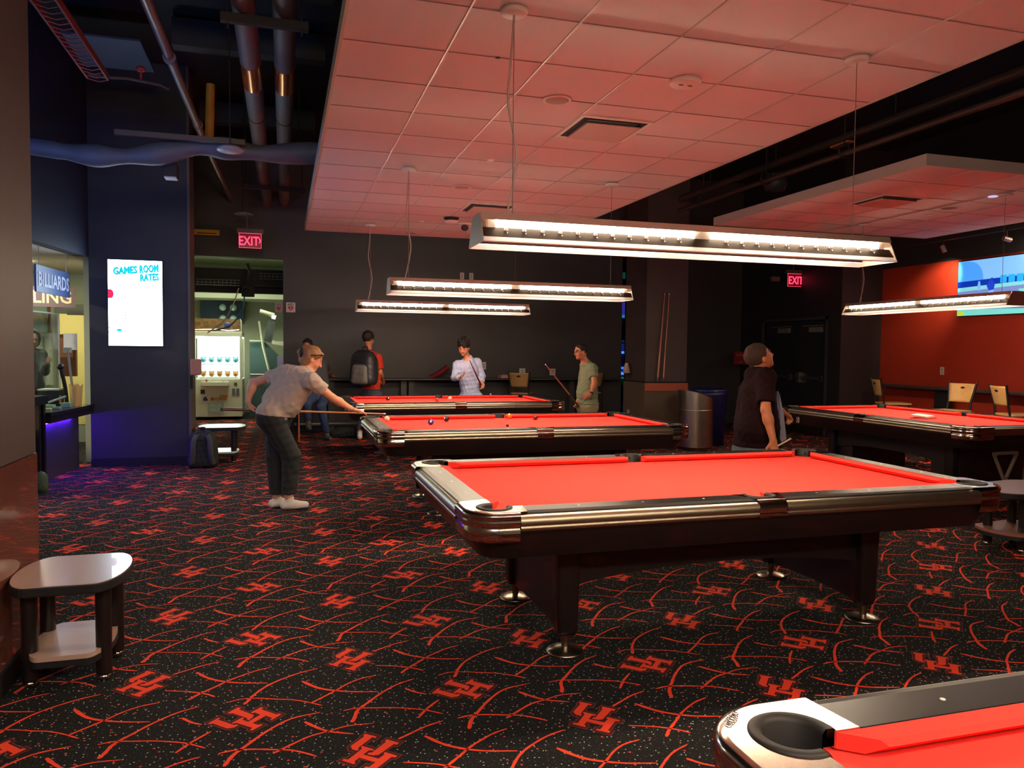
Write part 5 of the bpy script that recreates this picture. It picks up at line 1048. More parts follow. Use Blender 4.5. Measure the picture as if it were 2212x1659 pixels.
# ------------------------------------------------------------------ people: signed-distance bodies polygonised with surface nets
def nrm(a): a = np.array(a, float); return a / np.linalg.norm(a)
class SDF:
    def __init__(s): s.p = []
    def cone(s, a, b, ra, rb, k=.02, cut=None): s.p.append(('c', V(*a), V(*b), ra, rb, k, cut)); return s
    def ell(s, c, rad, ax=None, k=.02, cut=None): s.p.append(('e', V(*c), np.array(rad, float), np.eye(3) if ax is None else np.array(ax, float), None, k, cut)); return s
    def mesh(s, h, cuts=(), infl=0.0, wob=0.0, carve=()):
        lo = np.full(3, 1e9); hi = -lo
        for q in s.p:
            if q[0] == 'c':
                r = max(q[3], q[4]) + infl; lo = np.minimum(lo, np.minimum(q[1], q[2]) - r); hi = np.maximum(hi, np.maximum(q[1], q[2]) + r)
            else: r = q[2].max() + infl; lo = np.minimum(lo, q[1] - r); hi = np.maximum(hi, q[1] + r)
        lo -= 3 * h; hi += 3 * h; N = np.ceil((hi - lo) / h).astype(int) + 1
        F = np.full(N, .3)
        ax = [lo[i] + h * np.arange(N[i]) for i in range(3)]
        for q in s.p:
            k = q[5]
            if q[0] == 'c': r = max(q[3], q[4]); a = np.minimum(q[1], q[2]) - r; b = np.maximum(q[1], q[2]) + r
            else: r = q[2].max(); a = q[1] - r; b = q[1] + r
            m = k + .03 + infl; i0 = np.maximum(0, ((a - m - lo) / h).astype(int)); i1 = np.minimum(N, ((b + m - lo) / h).astype(int) + 2)
            sl = tuple(slice(i0[i], i1[i]) for i in range(3))
            X, Y, Z = np.meshgrid(ax[0][sl[0]], ax[1][sl[1]], ax[2][sl[2]], indexing='ij')
            P = np.stack([X, Y, Z], -1)
            if q[0] == 'c':
                ba = q[2] - q[1]; L2 = ba @ ba; pa = P - q[1]; t = np.clip((pa @ ba) / max(L2, 1e-9), 0, 1)
                d = np.linalg.norm(pa - t[..., None] * ba, axis=-1) - (q[3] + (q[4] - q[3]) * t)
            else:
                u = (P - q[1]) @ q[3].T; k0 = np.linalg.norm(u / q[2], axis=-1); k1 = np.linalg.norm(u / q[2] ** 2, axis=-1); d = k0 * (k0 - 1) / np.maximum(k1, 1e-6)
            d = d - infl
            if q[6] is not None:
                for cp, cn in (q[6] if isinstance(q[6], list) else [q[6]]): d = np.maximum(d, (P - V(*cp)) @ nrm(cn))
            G = F[sl]; hh = np.clip(k - np.abs(G - d), 0, None) / max(k, 1e-6); F[sl] = np.minimum(G, d) - hh * hh * k * .25
        X, Y, Z = np.meshgrid(*ax, indexing='ij')
        if wob: F = F + wob * np.sin(X * 41 + Z * 63 + 2 * np.sin(Y * 37)) * np.sin(Z * 29 - X * 51 + Y * 33)
        for cp, cn in cuts:
            cn = nrm(cn); F = np.maximum(F, (X - cp[0]) * cn[0] + (Y - cp[1]) * cn[1] + (Z - cp[2]) * cn[2])
        for c, r in carve: F = np.maximum(F, r - np.sqrt((X - c[0]) ** 2 + (Y - c[1]) ** 2 + (Z - c[2]) ** 2))
        S = F < 0
        c8 = [(i, j, k) for i in (0, 1) for j in (0, 1) for k in (0, 1)]
        n0, n1, n2 = F.shape
        sub = lambda A, i, j, k: A[i:n0 - 1 + i, j:n1 - 1 + j, k:n2 - 1 + k]
        cnt = sum(sub(S, *c).astype(np.int8) for c in c8); act = (cnt > 0) & (cnt < 8)
        I = np.argwhere(act); idx = np.full(act.shape, -1, np.int64); idx[act] = np.arange(len(I))
        acc = np.zeros((len(I), 3)); num = np.zeros(len(I))
        for c in c8:
            for a in range(3):
                if c[a]: continue
                e = list(c); e[a] = 1
                f0 = F[I[:, 0] + c[0], I[:, 1] + c[1], I[:, 2] + c[2]]; f1 = F[I[:, 0] + e[0], I[:, 1] + e[1], I[:, 2] + e[2]]
                mk = (f0 < 0) != (f1 < 0); t = np.where(mk, f0 / np.where(mk, f0 - f1, 1), 0)
                pt = np.tile(np.array(c, float), (len(I), 1)); pt[:, a] += t
                acc[mk] += pt[mk]; num[mk] += 1
        verts = lo + h * (I + acc / num[:, None])
        faces = []
        for a in range(3):
            b, c = (a + 1) % 3, (a + 2) % 3
            s0 = [slice(1, -1)] * 3; s0[a] = slice(0, -1); s1 = list(s0); s1[a] = slice(1, None)
            A = S[tuple(s0)]; B = S[tuple(s1)]; E = np.argwhere(A != B)
            if not len(E): continue
            sg = A[tuple(E.T)]; E = E + np.array([0 if i == a else 1 for i in range(3)])
            def ci(db, dc): q = E.copy(); q[:, b] -= db; q[:, c] -= dc; return idx[tuple(q.T)]
            qd = np.stack([ci(0, 0), ci(1, 0), ci(1, 1), ci(0, 1)], 1)
            qd[~sg] = qd[~sg][:, ::-1]; faces.append(qd)
        return verts, np.concatenate(faces)
def sdf_obj(name, sd, h, mats, parent, origin, paint=None, **kw):
    v, f = sd.mesh(h, **kw); me = bpy.data.meshes.new(name)
    mats = mats if isinstance(mats, (list, tuple)) else [mats]
    me.from_pydata((v - np.array(origin)).tolist(), [], f.tolist())
    for mt in mats: me.materials.append(mt)
    mi = np.zeros(len(f), int)
    if paint:
        cc = v[f].mean(1)
        for fn, k in paint: mi[fn(cc)] = k
    me.polygons.foreach_set('material_index', mi); me.polygons.foreach_set('use_smooth', [True] * len(f)); me.update()
    o = bpy.data.objects.new(name, me); C.objects.link(o)
    if parent: o.parent = parent
    return o
SKINS = {}
def skin(c): return mat('skin_%d_%d_%d' % c, rgb(*c), .5, noise=.05, nscale=25, spec=.35)
LIP = mat('lips', rgb(150, 66, 58), .5); EYE = mat('eye_dark', rgb(30, 22, 20), .3)
def hand(S, w, d, n, side, curl=.5, r=.0085, s=1.0, spread=.1):
    """w wrist, d pointing direction, n palm-facing normal, side = +1/-1 thumb side"""
    d = nrm(d); n = nrm(np.array(n) - d * (np.array(n) @ d)); t = np.cross(d, n) * side
    w = V(*w)
    k0 = w + d * .045 * s
    for o in (-.022, 0, .022): S.cone(w + t * o * .6 + d * .012, w + d * .085 * s + t * o, .016 * s, .014 * s, .012)
    for i, (o, L) in enumerate(((.030, .068), (.010, .076), (-.010, .070), (-.029, .055))):
        p = w + d * .088 * s + t * o * s; a = curl * .9; dd = nrm(d * math.cos(a) + n * math.sin(a) + t * spread * (o / .03)); q = p + dd * L * .5 * s
        S.cone(p - d * .01, q, r * s * 1.05, r * s, .006); a = curl * 2.0; dd = nrm(d * math.cos(a) + n * math.sin(a) + t * spread * (o / .03)); q2 = q + dd * L * .32 * s
        S.cone(q, q2, r * s, r * .93 * s, .004); a = curl * 2.9; dd = nrm(d * math.cos(a) + n * math.sin(a)); S.cone(q2, q2 + dd * L * .25 * s, r * .93 * s, r * .8 * s, .004)
    p = w + d * .030 * s + t * .026 * s; q = p + nrm(d * .75 + t * .65 + n * .25) * .042 * s; S.cone(p, q, .0125 * s, .0105 * s, .010); S.cone(q, q + nrm(d * .9 + t * .15 + n * (.35 + curl * .4)) * .034 * s, .0105 * s, .0085 * s, .005)
def head(S, c, f, u, s=1.0):
    f = nrm(f); u = nrm(np.array(u) - f * (np.array(u) @ f)); l = np.cross(u, f); A = np.array([l, f, u]); c = V(*c)
    S.ell(c + u * .028 * s - f * .008 * s, (.074 * s, .094 * s, .090 * s), A, .03)
    S.ell(c - u * .035 * s + f * .018 * s, (.058 * s, .070 * s, .070 * s), A, .03)
    S.cone(c - u * .078 * s + f * .058 * s, c - u * .086 * s + f * .066 * s, .022 * s, .018 * s, .025)     # chin
    S.cone(c + u * .012 * s + f * .086 * s, c - u * .024 * s + f * .104 * s, .008 * s, .0125 * s, .010)    # nose
    S.cone(c + u * .026 * s + f * .082 * s - l * .03 * s, c + u * .026 * s + f * .082 * s + l * .03 * s, .010 * s, .010 * s, .014)   # brow
    S.cone(c - u * .047 * s + f * .082 * s - l * .016 * s, c - u * .047 * s + f * .082 * s + l * .016 * s, .009 * s, .009 * s, .008)   # mouth
    for q in (1, -1):
        S.ell(c - u * .002 * s + l * q * .074 * s - f * .004 * s, (.010 * s, .020 * s, .031 * s), A, .008)
        S.cone(c - u * .02 * s + f * .06 * s + l * q * .034 * s, c - u * .03 * s + f * .055 * s + l * q * .04 * s, .02 * s, .02 * s, .02)
    return c, f, u, l, s
def face_paint(hd):
    c, f, u, l, s = hd; P = []
    for q in (1, -1):
        e = c + u * .006 * s + f * .084 * s + l * q * .031 * s; P.append((lambda X, e=e: np.linalg.norm((X - e) * 1.0, axis=1) < .0085 * s, 2))
        b = c + u * .032 * s + f * .088 * s + l * q * .032 * s; P.append((lambda X, b=b: (np.abs((X - b) @ u) < .0055 * s) & (np.abs((X - b) @ l) < .018 * s) & (np.abs((X - b) @ f) < .02), 3))
    m_ = c - u * .047 * s + f * .09 * s; P.append((lambda X: (np.abs((X - m_) @ u) < .007 * s) & (np.abs((X - m_) @ l) < .024 * s) & (np.abs((X - m_) @ f) < .02), 1))
    return P
def person(label, J, sk, shirt, trous, shoe, hairm, hd_f, hd_u, F, sleeve=.55, h=.009, sc=1.0, hsc=1.0, hem=None, collar=None, longsl=False, legf=1.0, hemn=None, hair='short', handL=None, handR=None, fat=0.0, short=False, wob=.003, hairfn=None):
    g = {k: V(*v) for k, v in J.items()}; F = nrm(F); lat = np.cross(V(0, 0, 1), F) * 1.0      # lat points to the person's left
    org = (g['pelvis'][0], g['pelvis'][1], 0)
    t = thing('person', label, 'person', org)
    body = SDF(); sh = SDF(); tr = SDF()
    ch, wa, pe = g['chest'], g['waist'], g['pelvis']; up = nrm(ch - pe); sl = nrm(g['shL'] - g['shR'])
    def torso(S, e, k=.05):
        fa = fat
        S.cone(g['shL'] - sl * .02, g['shR'] + sl * .02, .058 * sc + e, .058 * sc + e, k)
        for q in (1, -1):
            S.cone(ch + sl * q * .068 * sc, wa + sl * q * (.055 + fa * .6) * sc, .098 * sc + e + fa * .3, .092 * sc + e + fa, k)
        S.cone(g['neck'] - up * .03, ch, .07 * sc + e, .10 * sc + e, k)
    def pelv(S, e, k=.05):
        S.cone(g['hipL'] + V(0, 0, .03), g['hipR'] + V(0, 0, .03), .098 * sc + e + fat * .4, .098 * sc + e + fat * .4, k); S.cone(wa - up * .02, pe, .10 * sc + e + fat, .11 * sc + e + fat * .5, k)
    torso(body, 0); pelv(body, 0)
    body.cone(g['neck'] - up * .02, V(*J['head']) - nrm(hd_u) * .045 * hsc - nrm(hd_f) * .012, .052 * sc, .050 * sc, .03)
    hd = head(body, g['head'], hd_f, hd_u, hsc)
    for q in 'LR':
        a, b, c_ = g['sh' + q], g['el' + q], g['wr' + q]
        body.cone(a, b, .048 * sc, .037 * sc, .03); body.cone(b, b + (c_ - b) * .35, .037 * sc, .040 * sc, .02); body.cone(b + (c_ - b) * .3, c_, .039 * sc, .025 * sc, .02)
        hip, kn, an = g['hip' + q], g['kn' + q], g['an' + q]
        body.cone(hip, kn, .082 * sc, .052 * sc, .03); body.cone(kn, kn + (an - kn) * .35 - F * .012, .050 * sc, .054 * sc, .03); body.cone(kn + (an - kn) * .3, an, .052 * sc, .034 * sc, .03)
        hv = {'L': handL, 'R': handR}[q]
        if hv is None: hv = dict(d=c_ - b, n=-lat if q == 'L' else lat, side=1, curl=.35)
        hand(body, c_, hv['d'], hv['n'], hv.get('side', 1), hv.get('curl', .5), s=sc * .98)
        # sleeves
        e = .016
        if longsl:
            sh.cone(a, b, .047 * sc + e * .7, .040 * sc + e, .03); sh.cone(b, c_, .040 * sc + e, .028 * sc + e * .8, .03, cut=(c_ - nrm(c_ - b) * .01, c_ - b))
        else:
            p = a + (b - a) * sleeve; sh.cone(a, a + (b - a) * (sleeve + .15), .054 * sc + e, .052 * sc + e, .03, cut=(p, b - a))
        e2 = .012
        tr.cone(hip, kn, (.088 * sc + e2) * legf, (.060 * sc + e2) * legf, .03)
        if short: tr.p[-1] = ('c', hip, kn, .092 * sc + e2, .070 * sc + e2, .03, (kn + (hip - kn) * .05, kn - hip))
        else: tr.cone(kn, an, (.060 * sc + e2) * legf, (.044 * sc + e2) * legf, .03, cut=(an + V(0, 0, .03), (0, 0, -1)))
        tf = nrm(F + lat * .12 * (1 if q == 'L' else -1)) if 'toe' + q not in g else nrm((g['toe' + q] - an) * V(1, 1, 0))
        fz = an * V(1, 1, 0) + V(0, 0, max(0, an[2] - .115))
        body.cone(an, fz + V(0, 0, .05), .034 * sc, .034 * sc, .02)
        so = SDF(); hl = fz - tf * .045 + V(0, 0, .040); so.cone(hl, fz + tf * .06 + V(0, 0, .038), .036, .038, .02).cone(fz + tf * .06 + V(0, 0, .036), fz + tf * .15 + V(0, 0, .030), .040, .031, .02).cone(fz + V(0, 0, .05), an + V(0, 0, -.01) * 0 + tf * .005 - V(0, 0, .015), .038, .040, .02)
        sdf_obj('shoe', so, min(h, .007), shoe, t, org, cuts=[((0, 0, .004 + fz[2]), (0, 0, -1)), ((0, 0, max(.085, an[2] + .005)), (0, 0, 1))])
    torso(sh, .016); pelv(sh, .022)
    if collar is not None:
        cb = SDF(); nk = g['neck']; ud = nrm(V(*J['head']) - nk)
        cb.cone(nk - ud * .005, nk + ud * .03, .068 * sc, .062 * sc, .02)
        sdf_obj('collar', cb, min(h, .006), collar, t, org, cuts=[(nk + ud * .035, ud)])
    pelv(tr, .012)
    sdf_obj('body', body, min(h, .0065) if h < .008 else h * .8, [skin(sk), LIP, EYE, hairm], t, org, paint=face_paint(hd))
    hm = hem if hem is not None else wa - up * .10
    sdf_obj('shirt', sh, h, shirt, t, org, wob=wob, cuts=[(hm, -up if hemn is None else V(*hemn))], carve=[(g['neck'] + nrm(V(*J['head']) - g['neck']) * .055 + nrm(hd_f) * .02, .085 * sc)])
    sdf_obj('shorts' if short else 'trousers', tr, h, trous, t, org, wob=wob * .7, cuts=[(wa - up * .03, up)])
    c, f, u, l, s = hd; A = np.array([l, f, u]); hs = SDF()
    if hairfn: hairfn(hs, c, f, u, l, s, A)
    else:
        hs.ell(c + u * .036 * s - f * .014 * s, (.083 * s, .100 * s, .094 * s), A, .02, cut=[(c + f * .052 * s + u * .05 * s, f * .8 - u * .55), (c - u * .03 * s - f * .03 * s, -u * .9 + f * .75)])
    if hair != 'none': sdf_obj('hair', hs, min(h, .008), hairm, t, org, wob=.003)
    t['_hd'] = 0; del t['_hd']
    return t, hd
def legs(J, F, sc=1.0, gap=.10, dz=0, step=0):
    F = nrm(F); lat = np.cross(V(0, 0, 1), F); p = V(*J['pelvis'])
    for q, s in (('L', 1), ('R', -1)):
        J.setdefault('hip' + q, p + lat * s * gap * .85 - V(0, 0, .02)); J.setdefault('kn' + q, p * V(1, 1, 0) + lat * s * gap + F * (.03 + step * s * .5) + V(0, 0, p[2] * .53)); J.setdefault('an' + q, p * V(1, 1, 0) + lat * s * gap * 1.05 + F * step * s + V(0, 0, .09))
    return J
WH_SHOE = mat('white_sneaker', rgb(232, 226, 218), .6)
# --- the woman shooting
J = dict(pelvis=(-0.076, 7.380, 0.862), waist=(-0.011, 7.400, 0.984), chest=(0.114, 7.450, 1.178), neck=(0.208, 7.490, 1.259), head=(0.255, 7.520, 1.377),
    shR=(0.250, 7.250, 1.178), shL=(0.015, 7.530, 1.245), elL=(-0.275, 7.660, 1.153), wrL=(-0.320, 7.630, 0.980), elR=(0.437, 7.340, 1.018), wrR=(0.631, 7.530, 0.897),
    hipR=(-0.116, 7.290, 0.845), hipL=(-0.053, 7.470, 0.819), knR=(0.065, 7.300, 0.492), knL=(-0.078, 7.440, 0.477), anR=(0.043, 7.280, 0.120), anL=(-0.063, 7.420, 0.099), toeR=(0.158, 7.300, 0.038), toeL=(0.036, 7.460, 0.021))
def whair(hs, c, f, u, l, s, A):
    hs.ell(c + u * .036 * s - f * .018 * s, (.085 * s, .103 * s, .094 * s), A, .02, cut=[(c + f * .064 * s + u * .07 * s, f * .9 - u * .35), (c - u * .035 * s - f * .012 * s, -u * .75 + f * .8)])
    hs.ell(c - f * .036 * s - u * .025 * s, (.080 * s, .074 * s, .082 * s), A, .03, cut=[(c - f * .006 * s, f), (c - u * .085 * s, -u)])
    hs.cone(c - f * .100 * s + u * .055, c - f * .125 * s + u * .01, .034, .026, .03);
    for q in (1, -1): hs.cone(c + f * .068 * s + u * .086 * s + l * q * .01, c + f * .062 * s + u * .05 * s + l * q * .066, .012, .010, .02)
t, hd = person('woman in a grey polo shirt bending over the table to shoot with a cue', J, (222, 160, 128), mat('grey_polo', rgb(186, 170, 156), .85, bump=.5, nscale=16), mat('dark_grey_jeans', rgb(40, 42, 44), .85, bump=.3, nscale=25), WH_SHOE, mat('dark_blond_hair', rgb(150, 106, 66), .6, noise=.3, nscale=60),
    (.89, .04, -.45), (.45, 0, .89), (.97, .15, 0), sleeve=.52, h=.0066, wob=.0045, sc=1.0, fat=.026, legf=1.16, hsc=1.0, hem=(-0.052, 7.380, 0.861), collar=mat('grey_polo_collar', rgb(196, 180, 166), .85),
    hemn=(-.15, 0, -1), handR=dict(d=(.93, .20, -.22), n=(0, .1, -1), side=1, curl=.22), handL=dict(d=(.35, -.12, -.9), n=(.85, -.1, .2), side=-1, curl=.62), hairfn=whair)
c, f, u, l, s = hd; org = t.location
LOC = lambda p: tuple(np.array(p) - np.array(org))
b_ = MB(); b_.tube([LOC(c + l * .085 * math.cos(a) + u * .075 + f * (.055 + .02 * math.sin(a)) - f * .0) for a in np.linspace(0, PI, 9)], .007, n=6)
for q in (1, -1): b_.tube([LOC(c + l * q * .086 + u * .075 + f * .055), LOC(c + l * q * .088 + u * .03 - f * .03)], .004, n=5)
b_.build('sunglasses', mat('dark_glasses', rgb(20, 16, 16), .15), t)
b_ = MB(); b_.ball(LOC(c - f * .108 - l * .030 + u * .010), (.022, .030, .060), n=8); b_.build('hair_clip', BLACKM, t)
b_ = MB(); b_.lathe([(.029, -.004), (.033, 0), (.029, .004)], LOC(V(*J['wrR']) - nrm(V(*J['wrR']) - V(*J['elR'])) * .01), n=14, axis=tuple(nrm(V(*J['wrR']) - V(*J['elR'])))); b_.build('bracelet', mat('bracelet', rgb(120, 110, 140), .4, metal=.5), t)
b_ = MB(); b_.obox(LOC((-0.019, 7.235, 0.840)), (1, .1, -.05), (0, 1, 0), (.05, 0, 1), .05, .006, .010); b_.build('phone', mat('phone_silver', rgb(170, 165, 168), .3), t)
cue((-0.566, 7.640, 0.904), (0.972, 7.660, 0.836), 'cue the grey-shirted woman is shooting with, level over the table rail', dark=.30, butt=rgb(96, 34, 36), shaft=rgb(214, 150, 96))
# --- man in pale blue shirt
J = legs(dict(pelvis=(2.914, 12.100, 0.681), waist=(2.889, 12.100, 0.876), chest=(2.844, 12.080, 1.161), neck=(2.846, 12.060, 1.340), head=(2.758, 11.980, 1.511),
    shR=(2.662, 12.050, 1.228), shL=(3.022, 12.120, 1.273), elR=(2.614, 12.000, 1.038), wrR=(2.654, 11.840, 1.036), elL=(3.089, 12.100, 1.048), wrL=(3.064, 12.000, 0.955)), (-.25, -1, 0), 1.0)
def curly(hs, c, f, u, l, s, A):
    hs.ell(c + u * .045 * s - f * .012 * s, (.090 * s, .108 * s, .098 * s), A, .02, cut=[(c + f * .070 * s + u * .035 * s, f * .85 - u * .3), (c - u * .03 * s - f * .03 * s, -u * .9 + f * .6)])
    for k in range(16):
        a = k * 2.4; hs.ell(c + u * (.09 + .045 * math.sin(k)) * s + l * .065 * math.cos(a) * s + f * (.07 * math.sin(a)) * s, (.028, .028, .028), A, .015)
person('person in a pale blue button shirt with curly dark hair, behind the farthest table', J, (214, 150, 116), mat('pale_blue_shirt', rgb(176, 186, 222), .7, bump=.6, nscale=14), mat('navy_jeans', rgb(44, 54, 84), .8), BLACKM, mat('black_curly_hair', rgb(28, 20, 20), .7),
    (-.45, -.80, -.38), (-.12, -.3, .95), (-.25, -1, 0), h=.0095, hsc=1.10, longsl=True, collar=mat('pale_blue_collar', rgb(184, 192, 226), .7), hem=(2.913, 12.100, 0.711),
    handR=dict(d=(.6, -.5, .45), n=(0, -.3, 1), side=1, curl=.5), handL=dict(d=(.1, -.4, -.9), n=(-.8, -.4, .2), side=-1, curl=.75), hairfn=curly, wob=.005)
cue((3.031, 11.930, 0.914), (2.802, 11.780, 1.322), 'dark red cue held upright against the pale blue shirt', dark=.6, butt=rgb(110, 22, 26), shaft=rgb(110, 30, 30))
# --- man in green
J = legs(dict(pelvis=(4.285, 10.500, 0.662), waist=(4.275, 10.500, 0.866), chest=(4.292, 10.500, 1.139), neck=(4.238, 10.480, 1.316), head=(4.155, 10.460, 1.464),
    shR=(4.334, 10.660, 1.223), shL=(4.287, 10.330, 1.218), elR=(4.278, 10.620, 0.929), wrR=(4.138, 10.500, 0.759), elL=(4.273, 10.220, 1.015), wrL=(4.225, 10.220, 0.882)), (-1, -.1, 0), .97)
t, hd = person('man in a sage green t-shirt and glasses standing side-on with a hand on his hip', J, (196, 128, 96), mat('sage_shirt', rgb(126, 134, 104), .9, bump=.4, nscale=12), mat('khaki_trousers', rgb(150, 132, 100), .85), BLACKM, mat('short_black_hair', rgb(24, 18, 17), .7),
    (-1, -.12, -.12), (-.12, 0, 1), (-1, -.1, 0), h=.009, sc=1.0, hsc=1.0, fat=.028, sleeve=.62, hem=(4.277, 10.500, 0.696), handL=dict(d=(-.75, -.1, -.35), n=(.2, .9, -.3), side=1, curl=.35), handR=dict(d=(-.2, 0, -.9), n=(0, 1, 0), side=1, curl=.7), wob=.004)
c, f, u, l, s = hd; org = t.location
b_ = MB()
for q in (1, -1): b_.tube([LOC(c + u * .012 + f * .096 + l * q * .012), LOC(c + u * .022 + f * .092 + l * q * .05), LOC(c + u * .01 - f * .0 + l * q * .080)], .003, n=5); b_.tube([LOC(c + u * (.005 + .016 * math.sin(a)) + f * .097 + l * (q * .032 + .018 * math.cos(a))) for a in np.linspace(0, 2 * PI, 10)], .0022, n=4)
b_.build('glasses', mat('dark_glasses', rgb(20, 16, 16), .15), t)
b_ = MB(); w_ = V(*J['wrL']); b_.lathe([(.03, -.01), (.035, 0), (.03, .01)], LOC(w_), n=14, axis=tuple(nrm(w_ - V(*J['elL'])))); b_.build('watch', BLACKM, t)
cue((4.135, 10.470, 0.666), (3.519, 10.200, 1.285), 'wooden cue held slanting forward by the man in the green shirt', dark=.3, butt=rgb(120, 84, 60), shaft=rgb(190, 120, 90))
# --- man with backpack
J = legs(dict(pelvis=(1.382, 12.750, 0.699), waist=(1.382, 12.750, 0.882), chest=(1.399, 12.780, 1.231), neck=(1.364, 12.800, 1.428), head=(1.343, 12.820, 1.634),
    shR=(1.481, 12.700, 1.324), shL=(1.311, 12.950, 1.350), elR=(1.521, 12.660, 1.083), wrR=(1.584, 12.860, 0.953), elL=(1.404, 13.100, 1.053), wrL=(1.526, 13.150, 0.973), knL=(1.267, 12.800, 0.399), anL=(1.181, 12.600, 0.139), toeL=(1.167, 12.450, 0.110)), (.62, .78, 0), 1.0)
t, hd = person('person in an orange t-shirt with a blue collar wearing a backpack, seen from behind', J, (176, 112, 78), mat('orange_shirt', rgb(206, 52, 26), .85, bump=.3, nscale=12), mat('grey_blue_denim', rgb(64, 68, 84), .85), WH_SHOE, mat('short_black_hair', rgb(24, 18, 17), .7),
    (.72, .68, -.1), (.05, .05, 1), (.62, .78, 0), h=.010, hsc=1.05, sleeve=.7, collar=mat('blue_lanyard_collar', rgb(34, 44, 140), .8), hem=(1.389, 12.750, 0.806), wob=.004,
    hairfn=lambda hs, c, f, u, l, s, A: hs.ell(c + u * .040 * s - f * .016 * s, (.086 * s, .104 * s, .100 * s), A, .02, cut=[(c + f * .058 * s, f), (c - u * .045 * s - f * .03 * s, -u * .9 + f * .6)]))
# --- seated person
J = dict(pelvis=(0.565, 13.000, 0.752), waist=(0.566, 13.000, 0.873), chest=(0.522, 13.000, 1.178), neck=(0.434, 13.000, 1.367), head=(0.375, 12.970, 1.510),
    shR=(0.308, 12.950, 1.269), shL=(0.628, 13.050, 1.246), elR=(0.232, 12.800, 1.011), wrR=(0.299, 12.600, 0.908), elL=(0.715, 13.300, 1.093), wrL=(0.779, 13.620, 1.012),
    hipR=(0.504, 12.950, 0.740), hipL=(0.642, 13.050, 0.718), knR=(0.348, 12.600, 0.599), knL=(0.577, 12.620, 0.536), anR=(0.380, 12.750, 0.289), anL=(0.670, 12.750, 0.089), toeR=(0.403, 12.550, 0.278), toeL=(0.720, 12.600, 0.044))
person('seated person in a grey t-shirt and blue jeans, mostly hidden behind the shooting woman', J, (170, 112, 84), mat('charcoal_tee', rgb(88, 88, 92), .9, bump=.3, nscale=12), mat('blue_jeans', rgb(52, 72, 104), .85, noise=.2, nscale=8), mat('grey_trainer', rgb(84, 90, 86), .7), mat('short_black_hair', rgb(24, 18, 17), .7),
    (-.3, -.9, -.2), (0, 0, 1), (-.2, -1, 0), h=.010, sleeve=.75, handL=dict(d=(.6, .2, -.15), n=(0, 0, -1), side=1, curl=.12))
cue((0.227, 12.300, 0.010), (0.223, 12.320, 0.742), 'orange wooden cue standing upright beside the shooting woman, in front of the seated person', dark=.02, shaft=rgb(200, 110, 62))
# --- man in dark shirt
J = legs(dict(pelvis=(3.891, 5.700, 0.644), waist=(3.886, 5.700, 0.852), chest=(3.878, 5.700, 1.130), neck=(3.873, 5.700, 1.328), head=(3.902, 5.700, 1.431),
    shR=(3.845, 5.520, 1.276), shL=(3.995, 5.920, 1.273), elR=(3.779, 5.420, 1.014), wrR=(3.806, 5.350, 0.774), elL=(4.244, 6.020, 1.016), wrL=(4.369, 6.020, 0.947)), (.95, .3, 0), 1.0)
for k_ in ('pelvis',): pass
person('man in a loose dark maroon t-shirt looking up, standing between the tables on the right', J, (190, 116, 80), mat('dark_maroon_tee', rgb(34, 17, 20), .95, spec=.1, bump=.25, nscale=9), mat('worn_jeans', rgb(82, 98, 104), .85), BLACKM, mat('grey_brown_hair', rgb(62, 44, 36), .8),
    (.86, -.10, .46), (-.44, 0, .9), (.95, .3, 0), h=.0085, sc=1.06, hsc=1.10, fat=.055, sleeve=.80, hem=(3.881, 5.700, 0.684), handR=dict(d=(.15, -.05, -1), n=(.3, .9, 0), side=-1, curl=.5), handL=dict(d=(.85, .0, -.55), n=(0, 0, -1), side=1, curl=.6))
b_ = MB(); b_.cyl((3.776, 5.360, 0.683), (3.940, 5.300, 0.788), .007, .007, n=8); tag(b_.build('chalk_stick', mat('cream_stick', rgb(222, 184, 142), .5)), 'thin pale stick held low by the man in the dark shirt', 'stick')
b_ = MB()
vs = [(4.130, 5.750, 1.146), (4.123, 5.720, 1.127), (4.171, 5.720, 0.945), (4.205, 5.720, 0.730), (4.145, 5.720, 0.695), (4.115, 5.720, 0.926)]
vs2 = [(a, b + .02, c) for a, b, c in vs]; n = len(vs)
b_.add(vs + vs2, [list(range(n))[::-1], [n + i for i in range(n)]] + [(i, (i + 1) % n, n + (i + 1) % n, n + i) for i in range(n)]); tag(b_.build('towel', mat('pale_lilac_towel', rgb(150, 146, 168), .9)), 'narrow pale lilac towel hanging beside the man in the dark shirt', 'towel')
# --- attendant behind the shield
J = legs(dict(pelvis=(-3.25, 11.55, .92), waist=(-3.25, 11.55, 1.05), chest=(-3.23, 11.5, 1.28), neck=(-3.2, 11.45, 1.43), head=(-3.15, 11.4, 1.55), shR=(-3.05, 11.45, 1.36), shL=(-3.40, 11.6, 1.36), elR=(-2.98, 11.3, 1.15), wrR=(-2.9, 11.1, 1.25), elL=(-3.45, 11.5, 1.1), wrL=(-3.3, 11.3, .95)), (.6, -.8, 0))
person('dark hooded figure standing behind the clear shield at the service counter', J, (120, 90, 74), mat('dark_green_hoodie', rgb(40, 50, 50), .9), mat('office_trousers', rgb(30, 30, 34), .9), BLACKM, mat('dark_hood', rgb(38, 48, 48), .9), (.6, -.8, -.1), (0, 0, 1), (.6, -.8, 0), h=.013, longsl=True, fat=.02,
    hairfn=lambda hs, c, f, u, l, s, A: hs.ell(c + u * .02 - f * .02, (.11, .125, .135), A, .02, cut=[(c + f * .05, f)]))
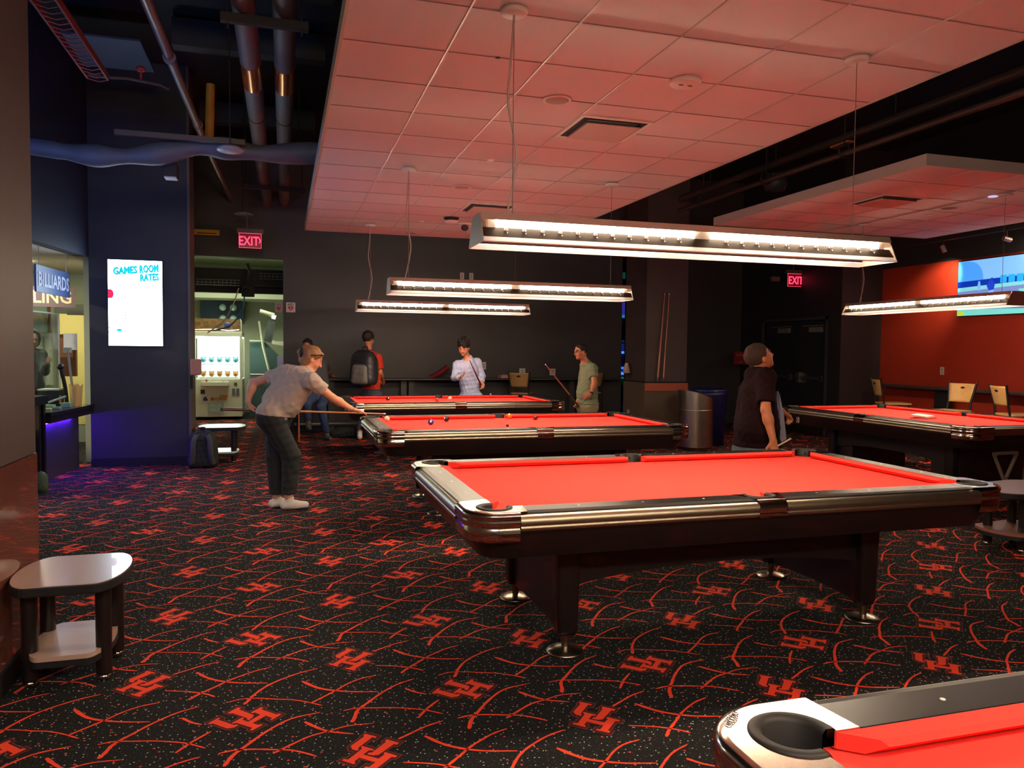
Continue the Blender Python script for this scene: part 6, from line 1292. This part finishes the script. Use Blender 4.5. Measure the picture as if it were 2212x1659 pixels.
# ------------------------------------------------------------------ bags
def backpack(lab, loc, rz, mt, mt2, strap, worn=False):
    q = thing('backpack', lab, 'backpack', loc, rz)
    s = SDF(); [s.cone((x_, y_, .07), (x_ * .85, y_ * .8, .34), .075, .07, .06) for x_ in (-.10, 0, .10) for y_ in (-.03, .045)]; s.cone((-.05, 0, .38), (.05, 0, .38), .07, .07, .06)
    sdf_obj('shell', s, .010, mt, q, (0, 0, 0), cuts=[((0, 0, .004), (0, 0, -1))], wob=.003)
    s = SDF(); [s.cone((x_, .10, .06), (x_ * .9, .095, .22), .045, .04, .06) for x_ in (-.08, -.03, .03, .08)]; sdf_obj('front_pocket', s, .010, mt2, q, (0, 0, 0), cuts=[((0, 0, .01), (0, 0, -1))], wob=.002)
    for x in (-.08, .08):
        b_ = MB()
        P = catmull([(x * .7, -.07, .42), (x * 1.15, -.135, .34), (x * 1.25, -.15, .20), (x * 1.5, -.10, .05)], 6); n = len(P); vs = []
        for p in P: vs += [(p[0] - .03, p[1], p[2]), (p[0] + .03, p[1], p[2]), (p[0] + .03, p[1] + .012, p[2]), (p[0] - .03, p[1] + .012, p[2])]
        b_.add(vs, [(4 * i + j, 4 * i + (j + 1) % 4, 4 * i + 4 + (j + 1) % 4, 4 * i + 4 + j) for i in range(n - 1) for j in range(4)], 0, True); b_.build('strap', strap, q)
    b_ = MB(); b_.tube(catmull([(-.04, -.03, .44), (-.03, -.03, .49), (.03, -.03, .49), (.04, -.03, .44)], 4), .009, n=6); b_.build('handle', strap, q)
    return q
backpack('black backpack with grey straps standing on the carpet against the low table', (-.955, 10.12, 0), R(0), mat('black_nylon', rgb(30, 32, 32), .7), mat('black_nylon2', rgb(24, 25, 26), .7), mat('grey_strap', rgb(70, 72, 70), .8))
q = thing('water_bottle', 'small blue bottle tucked beside the black backpack', 'bottle', (-1.10, 10.22, 0)); b_ = MB(); b_.lathe([(0, .0), (.032, 0), (.035, .02), (.035, .16), (.015, .20), (.015, .22), (0, .22)], n=16); b_.build('body', mat('bottle_blue', rgb(70, 100, 140), .3), q)
w_ = V(*(1.235, 12.480, 0.895))
q = backpack('black and grey backpack worn by the person in the orange t-shirt', tuple(w_), R(141), mat('black_shiny_nylon', rgb(40, 40, 44), .45), mat('grey_pack_panel', rgb(104, 98, 92), .6), mat('black_nylon', rgb(30, 32, 32), .7)); q.scale = (1.28, 1.15, 1.24)
s = SDF(); s.cone((-.22, 0, .07), (.2, .02, .08), .075, .09, .05).cone((-.1, .02, .1), (.05, 0, .12), .08, .06, .05)
o = sdf_obj('duffel_bag', s, .012, mat('dark_green_bag', rgb(28, 34, 30), .8), None, (0, 0, 0), cuts=[((0, 0, .003), (0, 0, -1))], wob=.006); o.location = (1.02, 12.95, 0); tag(o, 'dark floppy bag lying on the carpet beside the seated person', 'bag')
